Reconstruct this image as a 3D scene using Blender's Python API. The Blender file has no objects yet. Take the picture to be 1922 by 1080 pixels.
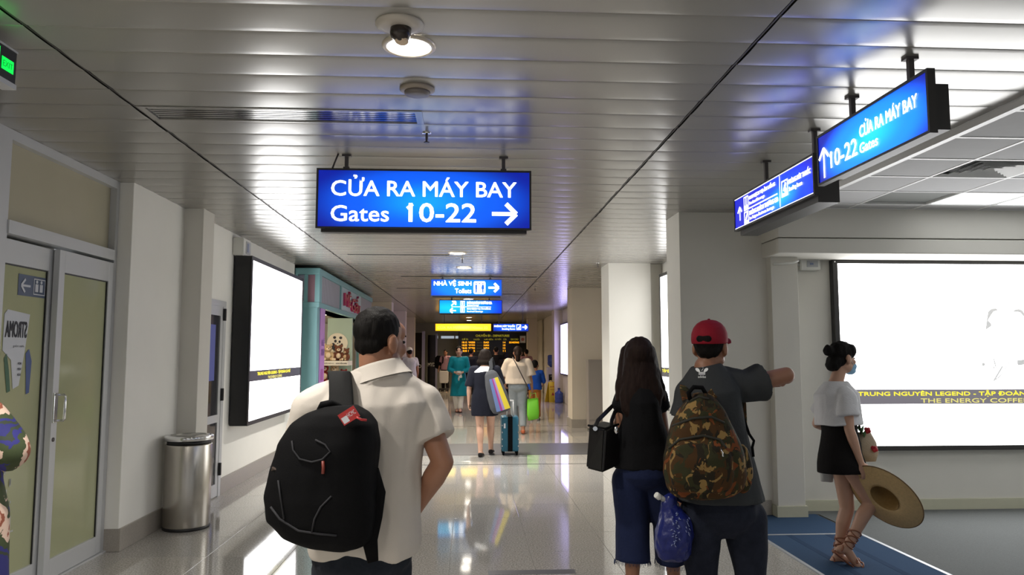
import bpy, bmesh, math, random
from mathutils import Vector, Matrix, noise
random.seed(7)
PI = math.pi
V3 = Vector
SC = bpy.context.scene
COL = SC.collection

# ------------------------------------------------------------------ camera
# 1922 x 1080 frame, focal length 1400 px, eye 1.5 m above the floor
FPX, EYE = 1400.0, 1.5
PITCH = math.atan(124 / FPX)
YAW = math.atan(81 * math.cos(PITCH) / FPX)
cam_data = bpy.data.cameras.new('camera')
cam_data.sensor_width = 36.0
cam_data.lens = 36.0 * FPX / 1922
cam_data.clip_start = 0.05
cam_data.clip_end = 200
cam = bpy.data.objects.new('camera', cam_data)
COL.objects.link(cam)
cam.location = (0, 0, EYE)
cam.rotation_euler = (PI / 2 + PITCH, 0, -YAW)
SC.camera = cam

# ------------------------------------------------------------------ world, exposure
world = bpy.data.worlds.new('world')
SC.world = world
world.use_nodes = True
world.node_tree.nodes['Background'].inputs[0].default_value = (0.92, 0.96, 1.0, 1)
world.node_tree.nodes['Background'].inputs[1].default_value = 0.46
SC.view_settings.view_transform = 'Standard'
SC.view_settings.look = 'None'
SC.view_settings.gamma = 1
SC.view_settings.use_curve_mapping = False
SC.view_settings.exposure = 0.0
AD_POWER = 5.2          # luminance of the advertising lightboxes
SIGN_POWER = 1.25       # luminance of the wayfinding signs
LAMP_W = 100.0           # each ceiling downlight


def at(px, py, Y):
    """point seen at photo position px, py that lies Y metres along the corridor"""
    d = cam.rotation_euler.to_matrix() @ V3(((px - 961) / FPX, -(py - 540) / FPX, -1))
    return V3((0, 0, EYE)) + d * (Y / d.y)


# ------------------------------------------------------------------ materials
def srgb(r, g, b):
    f = lambda c: (c / 255 / 12.92) if c <= 10 else ((c / 255 + 0.055) / 1.055) ** 2.4
    return (f(r), f(g), f(b))


def mat(name, col, rough=0.6, metal=0.0, var=0.0, vscale=8.0, bump=0.0, bscale=60.0,
        spec=0.5, emit=None, power=0.0, stretch=(1, 1, 1), trans=0.0, sheen=0.0, alpha=1.0, coat=0.0):
    m = bpy.data.materials.new(name)
    m.use_nodes = True
    nt = m.node_tree
    b = nt.nodes['Principled BSDF']
    b.inputs['Base Color'].default_value = (*col, 1)
    b.inputs['Roughness'].default_value = rough
    b.inputs['Metallic'].default_value = metal
    b.inputs['Specular IOR Level'].default_value = spec
    b.inputs['Transmission Weight'].default_value = trans
    b.inputs['Sheen Weight'].default_value = sheen
    b.inputs['Coat Weight'].default_value = coat
    b.inputs['Alpha'].default_value = alpha
    if emit is not None:
        b.inputs['Emission Color'].default_value = (*emit, 1)
        b.inputs['Emission Strength'].default_value = power
    if var or bump:
        tc = nt.nodes.new('ShaderNodeTexCoord')
        mp = nt.nodes.new('ShaderNodeMapping')
        mp.inputs['Scale'].default_value = stretch
        nt.links.new(tc.outputs['Object'], mp.inputs['Vector'])
    if var:
        n = nt.nodes.new('ShaderNodeTexNoise')
        n.inputs['Scale'].default_value = vscale
        n.inputs['Detail'].default_value = 6
        nt.links.new(mp.outputs[0], n.inputs['Vector'])
        mx = nt.nodes.new('ShaderNodeMix')
        mx.data_type = 'RGBA'
        mx.inputs['A'].default_value = (*[max(0, c * (1 - var)) for c in col], 1)
        mx.inputs['B'].default_value = (*[min(1, c * (1 + var)) for c in col], 1)
        nt.links.new(n.outputs['Fac'], mx.inputs['Factor'])
        nt.links.new(mx.outputs['Result'], b.inputs['Base Color'])
    if bump:
        n2 = nt.nodes.new('ShaderNodeTexNoise')
        n2.inputs['Scale'].default_value = bscale
        n2.inputs['Detail'].default_value = 4
        nt.links.new(mp.outputs[0], n2.inputs['Vector'])
        bp = nt.nodes.new('ShaderNodeBump')
        bp.inputs['Strength'].default_value = bump
        bp.inputs['Distance'].default_value = 0.01
        nt.links.new(n2.outputs['Fac'], bp.inputs['Height'])
        nt.links.new(bp.outputs[0], b.inputs['Normal'])
    return m


def mat_backlit(name, centre, c_in, c_mid, c_out, half, power, axis='X'):
    """acrylic panel lit by tubes behind its middle: bright core, dimmer rim"""
    m = bpy.data.materials.new(name)
    m.use_nodes = True
    nt = m.node_tree
    b = nt.nodes['Principled BSDF']
    b.inputs['Base Color'].default_value = (0.01, 0.03, 0.1, 1)
    b.inputs['Roughness'].default_value = 0.35
    geo = nt.nodes.new('ShaderNodeNewGeometry')
    sub = nt.nodes.new('ShaderNodeVectorMath')
    sub.operation = 'SUBTRACT'
    sub.inputs[1].default_value = centre
    nt.links.new(geo.outputs['Position'], sub.inputs[0])
    mul = nt.nodes.new('ShaderNodeVectorMath')
    mul.operation = 'MULTIPLY'
    mul.inputs[1].default_value = (1 / half[0] if axis == 'X' else 0, 0 if axis == 'X' else 1 / half[0], 1 / half[1])
    nt.links.new(sub.outputs[0], mul.inputs[0])
    ln = nt.nodes.new('ShaderNodeVectorMath')
    ln.operation = 'LENGTH'
    nt.links.new(mul.outputs[0], ln.inputs[0])
    rp = nt.nodes.new('ShaderNodeValToRGB')
    rp.color_ramp.interpolation = 'EASE'
    e = rp.color_ramp.elements
    e[0].position = 0.0
    e[0].color = (*c_in, 1)
    e[1].position = 1.0
    e[1].color = (*c_out, 1)
    q = e.new(0.55)
    q.color = (*c_mid, 1)
    nt.links.new(ln.outputs['Value'], rp.inputs[0])
    nt.links.new(rp.outputs[0], b.inputs['Emission Color'])
    b.inputs['Emission Strength'].default_value = power
    return m


def mat_glow(name, col, power):
    m = mat(name, [min(0.8, c) for c in col], 0.4, emit=col, power=power)
    return m


# ------------------------------------------------------------------ mesh helpers
def quad(bm, a, b, c, d):
    return bm.faces.new([bm.verts.new(p) for p in (a, b, c, d)])


def box(bm, x0, x1, y0, y1, z0, z1, bevel=0.0):
    vs = [bm.verts.new((x, y, z)) for z in (z0, z1) for y in (y0, y1) for x in (x0, x1)]
    fs = [(0, 2, 3, 1), (4, 5, 7, 6), (0, 1, 5, 4), (2, 6, 7, 3), (0, 4, 6, 2), (1, 3, 7, 5)]
    out = [bm.faces.new([vs[i] for i in f]) for f in fs]
    if bevel:
        es = list({e for f in out for e in f.edges})
        bmesh.ops.bevel(bm, geom=es, offset=bevel, segments=2, affect='EDGES', profile=0.6)


def frame_of(d):
    d = V3(d).normalized()
    a = V3((0, 0, 1)) if abs(d.z) < 0.9 else V3((1, 0, 0))
    x = d.cross(a).normalized()
    return x, d.cross(x).normalized()


def loft(bm, rings, n=20, power=2.0, cap=True, smooth=True):
    """rings: (centre, xvec, yvec); superellipse section"""
    rows = []
    for c, xv, yv in rings:
        r = []
        for i in range(n):
            t = 2 * PI * i / n
            cs, sn = math.cos(t), math.sin(t)
            cs = math.copysign(abs(cs) ** (2 / power), cs)
            sn = math.copysign(abs(sn) ** (2 / power), sn)
            r.append(bm.verts.new(V3(c) + V3(xv) * cs + V3(yv) * sn))
        rows.append(r)
    for a, b in zip(rows, rows[1:]):
        for i in range(n):
            j = (i + 1) % n
            f = bm.faces.new((a[i], a[j], b[j], b[i]))
            f.smooth = smooth
    if cap:
        bm.faces.new(list(reversed(rows[0])))
        bm.faces.new(rows[-1])
    return rows


def tube(bm, pts, r, n=8, cap=True):
    """tube through pts; r one radius or one per point"""
    pts = [V3(p) for p in pts]
    rs = r if isinstance(r, (list, tuple)) else [r] * len(pts)
    rings = []
    x = None
    for i, p in enumerate(pts):
        d = (pts[min(i + 1, len(pts) - 1)] - pts[max(i - 1, 0)]).normalized()
        if x is None:
            x, y = frame_of(d)
        else:
            x = (x - d * x.dot(d)).normalized()
            y = d.cross(x)
        rings.append((p, x * rs[i], y * rs[i]))
    loft(bm, rings, n, cap=cap)


def lathe(bm, c, prof, n=24, axis=(0, 0, 1), cap=True):
    """prof: (radius, height) along axis from point c"""
    ax = V3(axis).normalized()
    x, y = frame_of(ax)
    loft(bm, [(V3(c) + ax * h, x * max(r, 1e-4), y * max(r, 1e-4)) for r, h in prof], n, cap=cap)


def ell(bm, c, r, R=None, u=16, v=10):
    """ellipsoid, R a 3x3 matrix of its axes"""
    c = V3(c)
    ax = [(R.col[i] if R else V3([1.0 if j == i else 0.0 for j in range(3)])) * r[i] for i in range(3)]
    nv = bm.verts.new
    top, bot = nv(c + ax[2]), nv(c - ax[2])
    rows = []
    for j in range(1, v):
        t = PI * j / v
        z, s_ = math.cos(t), math.sin(t)
        rows.append([nv(c + ax[0] * (s_ * math.cos(2 * PI * i / u)) + ax[1] * (s_ * math.sin(2 * PI * i / u)) + ax[2] * z) for i in range(u)])
    for i in range(u):
        j = (i + 1) % u
        bm.faces.new((top, rows[0][i], rows[0][j])).smooth = True
        bm.faces.new((bot, rows[-1][j], rows[-1][i])).smooth = True
        for a, b in zip(rows, rows[1:]):
            bm.faces.new((a[i], b[i], b[j], a[j])).smooth = True


def chain(bm, pts, n=14):
    """pts: (point, radius) – capsule chain"""
    for p, r in pts:
        ell(bm, p, (r, r, r), None, n, max(6, n // 2 + 1))
    for (p, r), (q, s) in zip(pts, pts[1:]):
        p, q = V3(p), V3(q)
        if (q - p).length < 1e-5:
            continue
        x, y = frame_of(q - p)
        loft(bm, [(p, x * r, y * r), (q, x * s, y * s)], n)


def ribbon(bm, pts, nrm, w, t):
    """flat strap through pts; nrm(i) face normals"""
    pts = [V3(p) for p in pts]
    rings = []
    for i, p in enumerate(pts):
        d = (pts[min(i + 1, len(pts) - 1)] - pts[max(i - 1, 0)]).normalized()
        n = V3(nrm[i] if isinstance(nrm, list) else nrm)
        n = (n - d * n.dot(d)).normalized()
        s = d.cross(n)
        ww = w[i] if isinstance(w, list) else w
        rings.append((p, s * ww / 2, n * t / 2))
    loft(bm, rings, 12, power=5.0)


def wloc(o):
    p = V3((0, 0, 0))
    while o is not None:
        p += o.location
        o = o.parent
    return p


def finish(name, me, m, parent=None):
    o = bpy.data.objects.new(name, me)
    COL.objects.link(o)
    if parent is not None:
        o.parent = parent
        off = wloc(parent)
        if off.length > 0:
            me.transform(Matrix.Translation(-off))
    if m is not None:
        me.materials.clear()
        me.materials.append(m)
    return o


def obj(name, bm, m, parent=None):
    bmesh.ops.recalc_face_normals(bm, faces=bm.faces)
    me = bpy.data.meshes.new(name)
    bm.to_mesh(me)
    bm.free()
    return finish(name, me, m, parent)


def flat(name, bm, m, parent=None):
    me = bpy.data.meshes.new(name)
    bm.to_mesh(me)
    bm.free()
    return finish(name, me, m, parent)


def solid(name, bm, m, parent=None, voxel=0.008, smooth=4, wrinkle=None, sfac=0.5):
    """fuse overlapping closed shapes into one continuous surface"""
    bmesh.ops.recalc_face_normals(bm, faces=bm.faces)
    me = bpy.data.meshes.new('tmp')
    bm.to_mesh(me)
    bm.free()
    t = bpy.data.objects.new('tmp', me)
    COL.objects.link(t)
    r = t.modifiers.new('r', 'REMESH')
    r.mode = 'VOXEL'
    r.voxel_size = voxel
    r.use_smooth_shade = True
    if smooth:
        s = t.modifiers.new('s', 'SMOOTH')
        s.factor = sfac
        s.iterations = smooth
    dg = bpy.context.evaluated_depsgraph_get()
    res = bpy.data.meshes.new_from_object(t.evaluated_get(dg))
    bpy.data.objects.remove(t)
    bpy.data.meshes.remove(me)
    res.name = name
    if wrinkle:
        amp, sc, st = wrinkle
        nv = [v.normal.copy() for v in res.vertices]
        for v, n in zip(res.vertices, nv):
            p = V3((v.co.x * sc * st[0], v.co.y * sc * st[1], v.co.z * sc * st[2]))
            k = noise.noise(p) + 0.5 * noise.noise(p * 2.1)
            v.co += n * amp * k
    for p in res.polygons:
        p.use_smooth = True
    return finish(name, res, m, parent)


def bm_new():
    return bmesh.new()


def thing(name, label, cat, loc=(0, 0, 0), group=None):
    o = bpy.data.objects.new(name, None)
    o.empty_display_size = 0.1
    COL.objects.link(o)
    o.location = loc
    o['label'] = label
    o['category'] = cat
    if group:
        o['group'] = group
    return o


def tag(o, label, cat, group=None):
    o['label'] = label
    o['category'] = cat
    if group:
        o['group'] = group
    return o


def struct(o, kind='structure'):
    o['kind'] = kind
    return o


def wall(name, bm, m, parent=None):
    return struct(obj(name, bm, m, parent))


def bxo(name, dims, m, parent=None, bevel=0.0):
    bm = bm_new()
    box(bm, *dims, bevel=bevel)
    return obj(name, bm, m, parent)


# ------------------------------------------------------------------ lettering on a plane
class Face:
    """plane with origin o, unit vectors U (reading direction) and V (up); N faces the reader"""
    def __init__(s, o, U, V):
        s.o, s.U, s.V = V3(o), V3(U).normalized(), V3(V).normalized()
        s.N = s.U.cross(s.V)

    def p(s, u, v, d=0.0):
        return s.o + s.U * u + s.V * v + s.N * d

    def rect(s, bm, u0, u1, v0, v1, d):
        return quad(bm, s.p(u0, v0, d), s.p(u1, v0, d), s.p(u1, v1, d), s.p(u0, v1, d))

    def poly(s, bm, pts, d):
        return bm.faces.new([bm.verts.new(s.p(u, v, d)) for u, v in pts])

    def stroke(s, bm, a, b, w, d):
        a, b = V3((*a, 0)), V3((*b, 0))
        t = (b - a).normalized()
        n = V3((-t.y, t.x, 0)) * w / 2
        s.poly(bm, [((a - n).x, (a - n).y), ((b - n).x, (b - n).y), ((b + n).x, (b + n).y), ((a + n).x, (a + n).y)], d)

    def disc(s, bm, u, v, r, d, n=20, r2=None):
        r2 = r2 or r
        s.poly(bm, [(u + r * math.cos(2 * PI * i / n), v + r2 * math.sin(2 * PI * i / n)) for i in range(n)], d)

    def block(s, bm, u0, u1, v0, v1, d0, d1):
        c = [s.p(u, v, d) for d in (d0, d1) for v in (v0, v1) for u in (u0, u1)]
        vs = [bm.verts.new(x) for x in c]
        for f in [(0, 2, 3, 1), (4, 5, 7, 6), (0, 1, 5, 4), (2, 6, 7, 3), (0, 4, 6, 2), (1, 3, 7, 5)]:
            bm.faces.new([vs[i] for i in f])

    def text(s, name, body, u0, u1, v0, v1, m, parent, d=0.003, bold=0.02, mirror=False, depth=0.0, shear=0.0):
        """lettering stretched to the given box; bold = stroke growth as a share of the height"""
        c = bpy.data.curves.new('t', 'FONT')
        c.body = body
        c.shear = shear
        c.resolution_u = 3
        o = bpy.data.objects.new('t', c)
        COL.objects.link(o)
        dg = bpy.context.evaluated_depsgraph_get()
        me = bpy.data.meshes.new_from_object(o.evaluated_get(dg))
        bpy.data.objects.remove(o)
        bpy.data.curves.remove(c)
        xs = [v.co.x for v in me.vertices]
        ys = [v.co.y for v in me.vertices]
        x0, x1, y0, y1 = min(xs), max(xs), min(ys), max(ys)
        g = max(0.0, bold) * (v1 - v0)
        offs = [(0, 0)]
        if g > 0 and not depth:
            offs += [(g, 0), (-g, 0), (0, g), (0, -g), (.7 * g, .7 * g), (-.7 * g, .7 * g), (.7 * g, -.7 * g), (-.7 * g, -.7 * g)]
        src = [((v.co.x - x0) / (x1 - x0), (v.co.y - y0) / (y1 - y0)) for v in me.vertices]
        faces = [tuple(p.vertices) for p in me.polygons]
        vs, fs = [], []
        for i, (du, dv) in enumerate(offs):
            n = len(vs)
            for a, b in src:
                if mirror:
                    a = 1 - a
                vs.append(s.p(u0 + (u1 - u0) * a + du, v0 + (v1 - v0) * b + dv, d + 0.0001 * i))
            fs += [tuple(q + n for q in f) for f in faces]
        bpy.data.meshes.remove(me)
        me = bpy.data.meshes.new(name)
        me.from_pydata(vs, [], fs)
        if depth:
            bm = bm_new()
            bm.from_mesh(me)
            r = bmesh.ops.extrude_face_region(bm, geom=list(bm.faces))
            for q in r['geom']:
                if isinstance(q, bmesh.types.BMVert):
                    q.co += s.N * depth
            bm.to_mesh(me)
            bm.free()
        return finish(name, me, m, parent)

    def arrow(s, bm, u, v, L, ang, w, d, head=0.42):
        """arrow centred at u,v with length L pointing at ang degrees"""
        a = math.radians(ang)
        t = (math.cos(a), math.sin(a))
        n = (-t[1], t[0])
        P = lambda x, y: (u + t[0] * x + n[0] * y, v + t[1] * x + n[1] * y)
        s.stroke(bm, P(-L / 2, 0), P(L / 2 - w * 0.5, 0), w, d)
        s.stroke(bm, P(L / 2, 0), P(L / 2 - L * head, L * head), w * 1.15, d + 0.0004)
        s.stroke(bm, P(L / 2, 0), P(L / 2 - L * head, -L * head), w * 1.15, d + 0.0008)

    def ringbox(s, bm, u0, u1, v0, v1, w, d):
        s.rect(bm, u0, u1, v0, v0 + w, d)
        s.rect(bm, u0, u1, v1 - w, v1, d)
        s.rect(bm, u0, u0 + w, v0 + w, v1 - w, d)
        s.rect(bm, u1 - w, u1, v0 + w, v1 - w, d)

    def roundrect(s, bm, u0, u1, v0, v1, r, d, n=5):
        pts = []
        for cx, cy, a0 in ((u1 - r, v1 - r, 0), (u0 + r, v1 - r, 90), (u0 + r, v0 + r, 180), (u1 - r, v0 + r, 270)):
            for i in range(n + 1):
                a = math.radians(a0 + 90 * i / n)
                pts.append((cx + r * math.cos(a), cy + r * math.sin(a)))
        s.poly(bm, pts, d)

# ------------------------------------------------------------------ shared materials
M = {}
M['wall'] = mat('wall_paint', (0.70, 0.68, 0.62), 0.75, var=0.05, vscale=2.5, bump=0.06, bscale=180)
M['wall_left'] = mat('wall_paint_lit_left', (0.88, 0.87, 0.82), 0.7, var=0.04, vscale=2.5, bump=0.06, bscale=180)  # wall paint lightened here to stand in for stronger light on this side
M['wall_warm'] = mat('wall_paint_far', (0.62, 0.56, 0.47), 0.7, var=0.04, vscale=2)
M['wall_grey'] = mat('grey_wall_paint', (0.33, 0.34, 0.30), 0.6, var=0.04)
M['base'] = mat('granite_skirting', (0.36, 0.33, 0.29), 0.35, var=0.25, vscale=90)
M['base_cream'] = mat('cream_skirting', (0.56, 0.55, 0.42), 0.5, var=0.05)
M['slat'] = mat('painted_metal_slat', (0.335, 0.325, 0.30), 0.26, metal=0.25, spec=1.0)
M['dark'] = mat('dark_void', (0.02, 0.02, 0.02), 0.8)
M['grout'] = mat('grout', (0.20, 0.18, 0.16), 0.5)
M['alu'] = mat('anodised_aluminium', (0.56, 0.57, 0.58), 0.4, metal=0.1, bump=0.02, bscale=40)
M['steel'] = mat('brushed_steel', (0.52, 0.49, 0.44), 0.26, metal=1.0, bump=0.05, bscale=30, stretch=(12, 12, 0.3))
M['chrome'] = mat('chrome', (0.75, 0.75, 0.75), 0.12, metal=1.0)
M['black'] = mat('black_metal', (0.012, 0.012, 0.013), 0.45)
M['housing'] = mat('sign_housing', (0.035, 0.033, 0.032), 0.45)
M['rod'] = mat('hanger_steel', (0.10, 0.09, 0.09), 0.5, metal=0.4)
M['white_plastic'] = mat('white_plastic', (0.72, 0.72, 0.68), 0.4)
M['tile_grey'] = mat('ceiling_tile', (0.56, 0.56, 0.57), 0.85, var=0.03, bump=0.05, bscale=200)
M['tbar'] = mat('white_tbar', (0.80, 0.80, 0.79), 0.4)
M['white_glow'] = mat_glow('white_lit_acrylic', (1.0, 1.0, 1.0), SIGN_POWER * 2.0)
M['carpet_blue'] = mat('blue_carpet', (0.045, 0.085, 0.16), 0.95, var=0.25, vscale=160, bump=0.5, bscale=400, spec=0.1)
M['carpet_grey'] = mat('grey_carpet', (0.17, 0.18, 0.18), 0.95, var=0.3, vscale=140, bump=0.5, bscale=400, spec=0.1)


def granite(name, c, dark):
    m = mat(name, c, 0.06, spec=1.0)
    nt = m.node_tree
    b = nt.nodes['Principled BSDF']
    tc = nt.nodes.new('ShaderNodeNewGeometry')
    n = nt.nodes.new('ShaderNodeTexNoise')
    n.inputs['Scale'].default_value = 85
    n.inputs['Detail'].default_value = 5
    nt.links.new(tc.outputs['Position'], n.inputs['Vector'])
    n2 = nt.nodes.new('ShaderNodeTexNoise')
    n2.inputs['Scale'].default_value = 1.7
    nt.links.new(tc.outputs['Position'], n2.inputs['Vector'])
    rp = nt.nodes.new('ShaderNodeValToRGB')
    e = rp.color_ramp.elements
    e[0].position, e[0].color = 0.36, (*[x * dark for x in c], 1)
    e[1].position, e[1].color = 0.62, (*[min(1, x * 1.2) for x in c], 1)
    nt.links.new(n.outputs['Fac'], rp.inputs[0])
    mx = nt.nodes.new('ShaderNodeMix')
    mx.data_type = 'RGBA'
    mx.blend_type = 'MULTIPLY'
    mx.inputs['Factor'].default_value = 0.35
    nt.links.new(rp.outputs[0], mx.inputs['A'])
    nt.links.new(n2.outputs['Color'], mx.inputs['B'])
    nt.links.new(rp.outputs[0], b.inputs['Base Color'])
    bp = nt.nodes.new('ShaderNodeBump')
    bp.inputs['Strength'].default_value = 0.02
    bp.inputs['Distance'].default_value = 0.02
    nt.links.new(n2.outputs['Fac'], bp.inputs['Height'])
    nt.links.new(bp.outputs[0], b.inputs['Normal'])
    return m


TILES = [granite('polished_granite_%d' % i, c, 0.62) for i, c in
         enumerate([(0.47, 0.45, 0.415), (0.49, 0.465, 0.425), (0.45, 0.43, 0.40)])]
M['strip'] = mat('dark_granite_strip', (0.085, 0.085, 0.09), 0.4, var=0.2, vscale=120)

H = 2.85                 # ceiling height
XL, XR = -2.65, 2.92     # corridor sides
XS0, XS1 = -1.84, 1.24   # seams between the three bays of ceiling slats
YE = 33.5                # end wall

# ------------------------------------------------------------------ floor
floor = wall('floor', (lambda bm: (box(bm, -6, 9.5, -5, YE, -0.12, -0.004), bm)[1])(bm_new()), M['grout'])
bm = bm_new()
box(bm, 0.0012, 0.5988, 0.0012, 0.5988, -0.02, 0.0, bevel=0.0012)
t0 = obj('floor_tile', bm, TILES[0], floor)
tmesh = [t0.data]
for m in TILES[1:]:
    c = t0.data.copy()
    c.materials.clear()
    c.materials.append(m)
    tmesh.append(c)
first = True
TX0 = -2.53
for r in range(-1, 12):
    y = 4.6 + 0.6 * r
    if y > 11.0:
        continue
    for c in range(-1, 9):
        x = TX0 + 0.6 * c
        if x > 2.3:
            continue
        o = t0 if first else t0.copy()
        if not first:
            COL.objects.link(o)
        first = False
        o.data = random.choice(tmesh)
        o.location = (x, y, 0)
        if c == 8:
            o.scale = (min(1, (2.385 - x) / 0.6), 1, 1)
        if r == 10:
            o.scale = (o.scale[0], min(1, (11.25 - y) / 0.6), 1)


def tile_field(x0, x1, y0, y1, m):
    bm = bm_new()
    y = y0
    while y < y1 - 0.01:
        x = x0
        while x < x1 - 0.01:
            quad(bm, (x + .002, y + .002, 0), (min(x + .6, x1) - .002, y + .002, 0),
                 (min(x + .6, x1) - .002, min(y + .6, y1) - .002, 0), (x + .002, min(y + .6, y1) - .002, 0))
            x += 0.6
        y += 0.6
    return struct(obj('floor_tile', bm, m, floor), 'stuff')


tile_field(-2.9, 2.92, 12.65, YE, TILES[0])
tile_field(2.385, 2.92, 6.95, 11.25, TILES[1])
tile_field(-3.13, 2.385, -5, 4.0, TILES[2])
tile_field(-4.3, -2.9, 11.45, 17.7, TILES[1])
struct(bxo('trim_1', (-2.9, 2.92, 11.25, 12.65, -0.02, 0.001), M['strip']))
struct(bxo('trim_2', (0.14, 0.74, 5.22, 5.32, -0.02, 0.0015), M['strip']))
struct(bxo('trim_3', (-2.65, 2.385, 10.27, 10.305, -0.02, 0.001), M['dark']))
struct(bxo('trim_20', (-2.65, 2.9, 15.6, 15.64, -0.02, 0.001), M['dark']))
# carpeted side of the corridor
bm = bm_new()
box(bm, 2.41, 3.24, -5, 6.17, -0.02, 0.006)
box(bm, 2.41, 3.24, 6.20, 6.95, -0.02, 0.006)
struct(obj('floor', bm, M['carpet_blue']))
bm = bm_new()
for x in (2.62, 2.95):
    box(bm, x, x + 0.05, -2, 6.17, 0.004, 0.0068)
struct(obj('trim_4', bm, mat('dark_carpet_stripe', (0.03, 0.06, 0.12), 0.95, spec=0.1, bump=0.4, bscale=300)))
bm = bm_new()
box(bm, 3.27, 9.5, -5, 7.2, -0.02, 0.005)
box(bm, 2.88, 3.27, 6.95, 7.2, -0.02, 0.005)
struct(obj('floor', bm, M['carpet_grey']))
bm = bm_new()
box(bm, 2.385, 2.41, -5, 6.2, -0.02, 0.009)
box(bm, 3.24, 3.27, -5, 6.2, -0.02, 0.009)
box(bm, 2.41, 3.24, 6.17, 6.20, -0.02, 0.009)
struct(obj('trim_5', bm, mat('carpet_edge_strip', (0.5, 0.52, 0.55), 0.4, metal=0.5)))

# ------------------------------------------------------------------ slatted ceiling
ceiling = wall('ceiling', (lambda bm: (box(bm, -4.4, XR, -5, YE, 2.875, 3.0), bm)[1])(bm_new()), M['dark'])
PROF = [(0.0005, 0.014), (0.0008, 0.0042), (0.006, 0.0030), (0.04, 0.0016), (0.085, 0.0005), (0.125, 0.0), (0.165, 0.0004),
        (0.205, 0.0012), (0.244, 0.0024), (0.2488, 0.0034), (0.249, 0.014)]


def slat_bm(bm, x0, x1, y0):
    rows = [[bm.verts.new((x, y0 + a, H + b)) for x in (x0, x1)] for a, b in PROF]
    for i, (p, q) in enumerate(zip(rows, rows[1:])):
        f = bm.faces.new((p[0], q[0], q[1], p[1]))
        f.smooth = True


BAYS = [(-2.8, XS0 - 0.011), (XS0 + 0.011, XS1 - 0.011), (XS1 + 0.011, XR - 0.02)]
SY0 = 2.59
for bi, (a, b) in enumerate(BAYS):
    bm = bm_new()
    slat_bm(bm, a, b, 0)
    s0 = flat('slat', bm, M['slat'], ceiling)
    s0.location = (0, SY0, 0)
    for k in range(1, 74):
        if bi == 1 and k == 6:
            bm = bm_new()
            slat_bm(bm, -0.27, b, 0)
            s = flat('slat', bm, M['slat'], ceiling)
        else:
            s = s0.copy()
            COL.objects.link(s)
        s.location = (random.uniform(-.002, .002), SY0 + 0.25 * k, random.uniform(-0.0006, 0.0006))
        s.rotation_euler = (math.radians(random.uniform(-0.12, 0.12)) , 0, 0)
        s.rotation_euler = (0, 0, 0)
    bm = bm_new()
    for k in list(range(-30, 0)) + list(range(74, 124)):
        slat_bm(bm, a, b, SY0 + 0.25 * k)
    struct(flat('slat', bm, M['slat'], ceiling), 'stuff')
# carriers showing in the two seams
bm = bm_new()
for x in (XS0, XS1):
    box(bm, x - 0.004, x + 0.004, -4, YE, H + 0.004, H + 0.02)
struct(obj('trim_6', bm, M['rod']))
# dark slots in the slats further down the corridor
for i, (x0, x1, y) in enumerate(((-1.66, -0.28, 10.2), (0.25, 1.2, 16.9), (-1.5, -0.85, 15.5), (-1.2, 1.2, 13.1))):
    struct(bxo('trim_%d' % (7 + i), (x0, x1, y, y + 0.045, H - 0.004, H + 0.01), M['dark']))

# ------------------------------------------------------------------ tiled ceiling of the side hall
HT = 2.82
hall = wall('ceiling', (lambda bm: (box(bm, XR + 0.03, 9.5, -5, 6.6, HT + 0.05, HT + 0.12), bm)[1])(bm_new()), M['dark'])
struct(bxo('trim_11', (XR - 0.015, XR + 0.03, -5, 6.6, HT - 0.015, HT + 0.08), M['tbar']))
GX = [2.95, 3.45, 4.06, 4.67, 5.28, 5.89, 6.5, 7.11, 7.72, 8.33, 8.94]
GY = [6.55] + [6.33 - 0.505 * i for i in range(0, 22)]
SPECIAL = {(1, 3): 'vent', (1, 1): 'hatch', (2, 1): 'light', (3, 1): 'light', (2, 6): 'light', (3, 6): 'light',
           (2, 11): 'light', (3, 11): 'light', (6, 2): 'light', (6, 7): 'light', (6, 12): 'light'}
ctile = None
for i in range(len(GX) - 1):
    for j in range(len(GY) - 1):
        if (i, j) in SPECIAL and SPECIAL[(i, j)] != 'hatch':
            continue
        if j > 12 and True:
            pass
        x0, x1, y0, y1 = GX[i], GX[i + 1], GY[j + 1], GY[j]
        w, d = x1 - x0, y1 - y0
        if ctile is None:
            bm = bm_new()
            box(bm, 0.012, 0.988, 0.012, 0.988, 0, 0.012)
            ctile = obj('ceiling_tile', bm, M['tile_grey'], hall)
            o = ctile
        else:
            o = ctile.copy()
            COL.objects.link(o)
        o.location = (x0, y0, HT + 0.004)
        o.scale = (w, d, 1)
        if SPECIAL.get((i, j)) == 'hatch':
            o.data = ctile.data.copy()
            o.data.materials.clear()
            o.data.materials.append(mat('grey_hatch', (0.19, 0.20, 0.19), 0.7))
            o.location.z = HT + 0.02
bm = bm_new()
for x in GX:
    box(bm, x - 0.011, x + 0.011, GY[-1], GY[0], HT, HT + 0.02)
for y in GY:
    box(bm, GX[0], GX[-1], y - 0.011, y + 0.011, HT - 0.0005, HT + 0.02)
obj('tee_bar_grid', bm, M['tbar'], hall)
M['panel_glow'] = mat_glow('ceiling_panel_glow', (0.95, 0.98, 1.0), 1.8)
M['fill_panel_glow'] = mat_glow('unseen_fill_panel_glow', (0.97, 0.98, 0.97), 13.0)  # for unseen panels added as fill, far brighter than the visible pair
nl = 0
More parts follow.
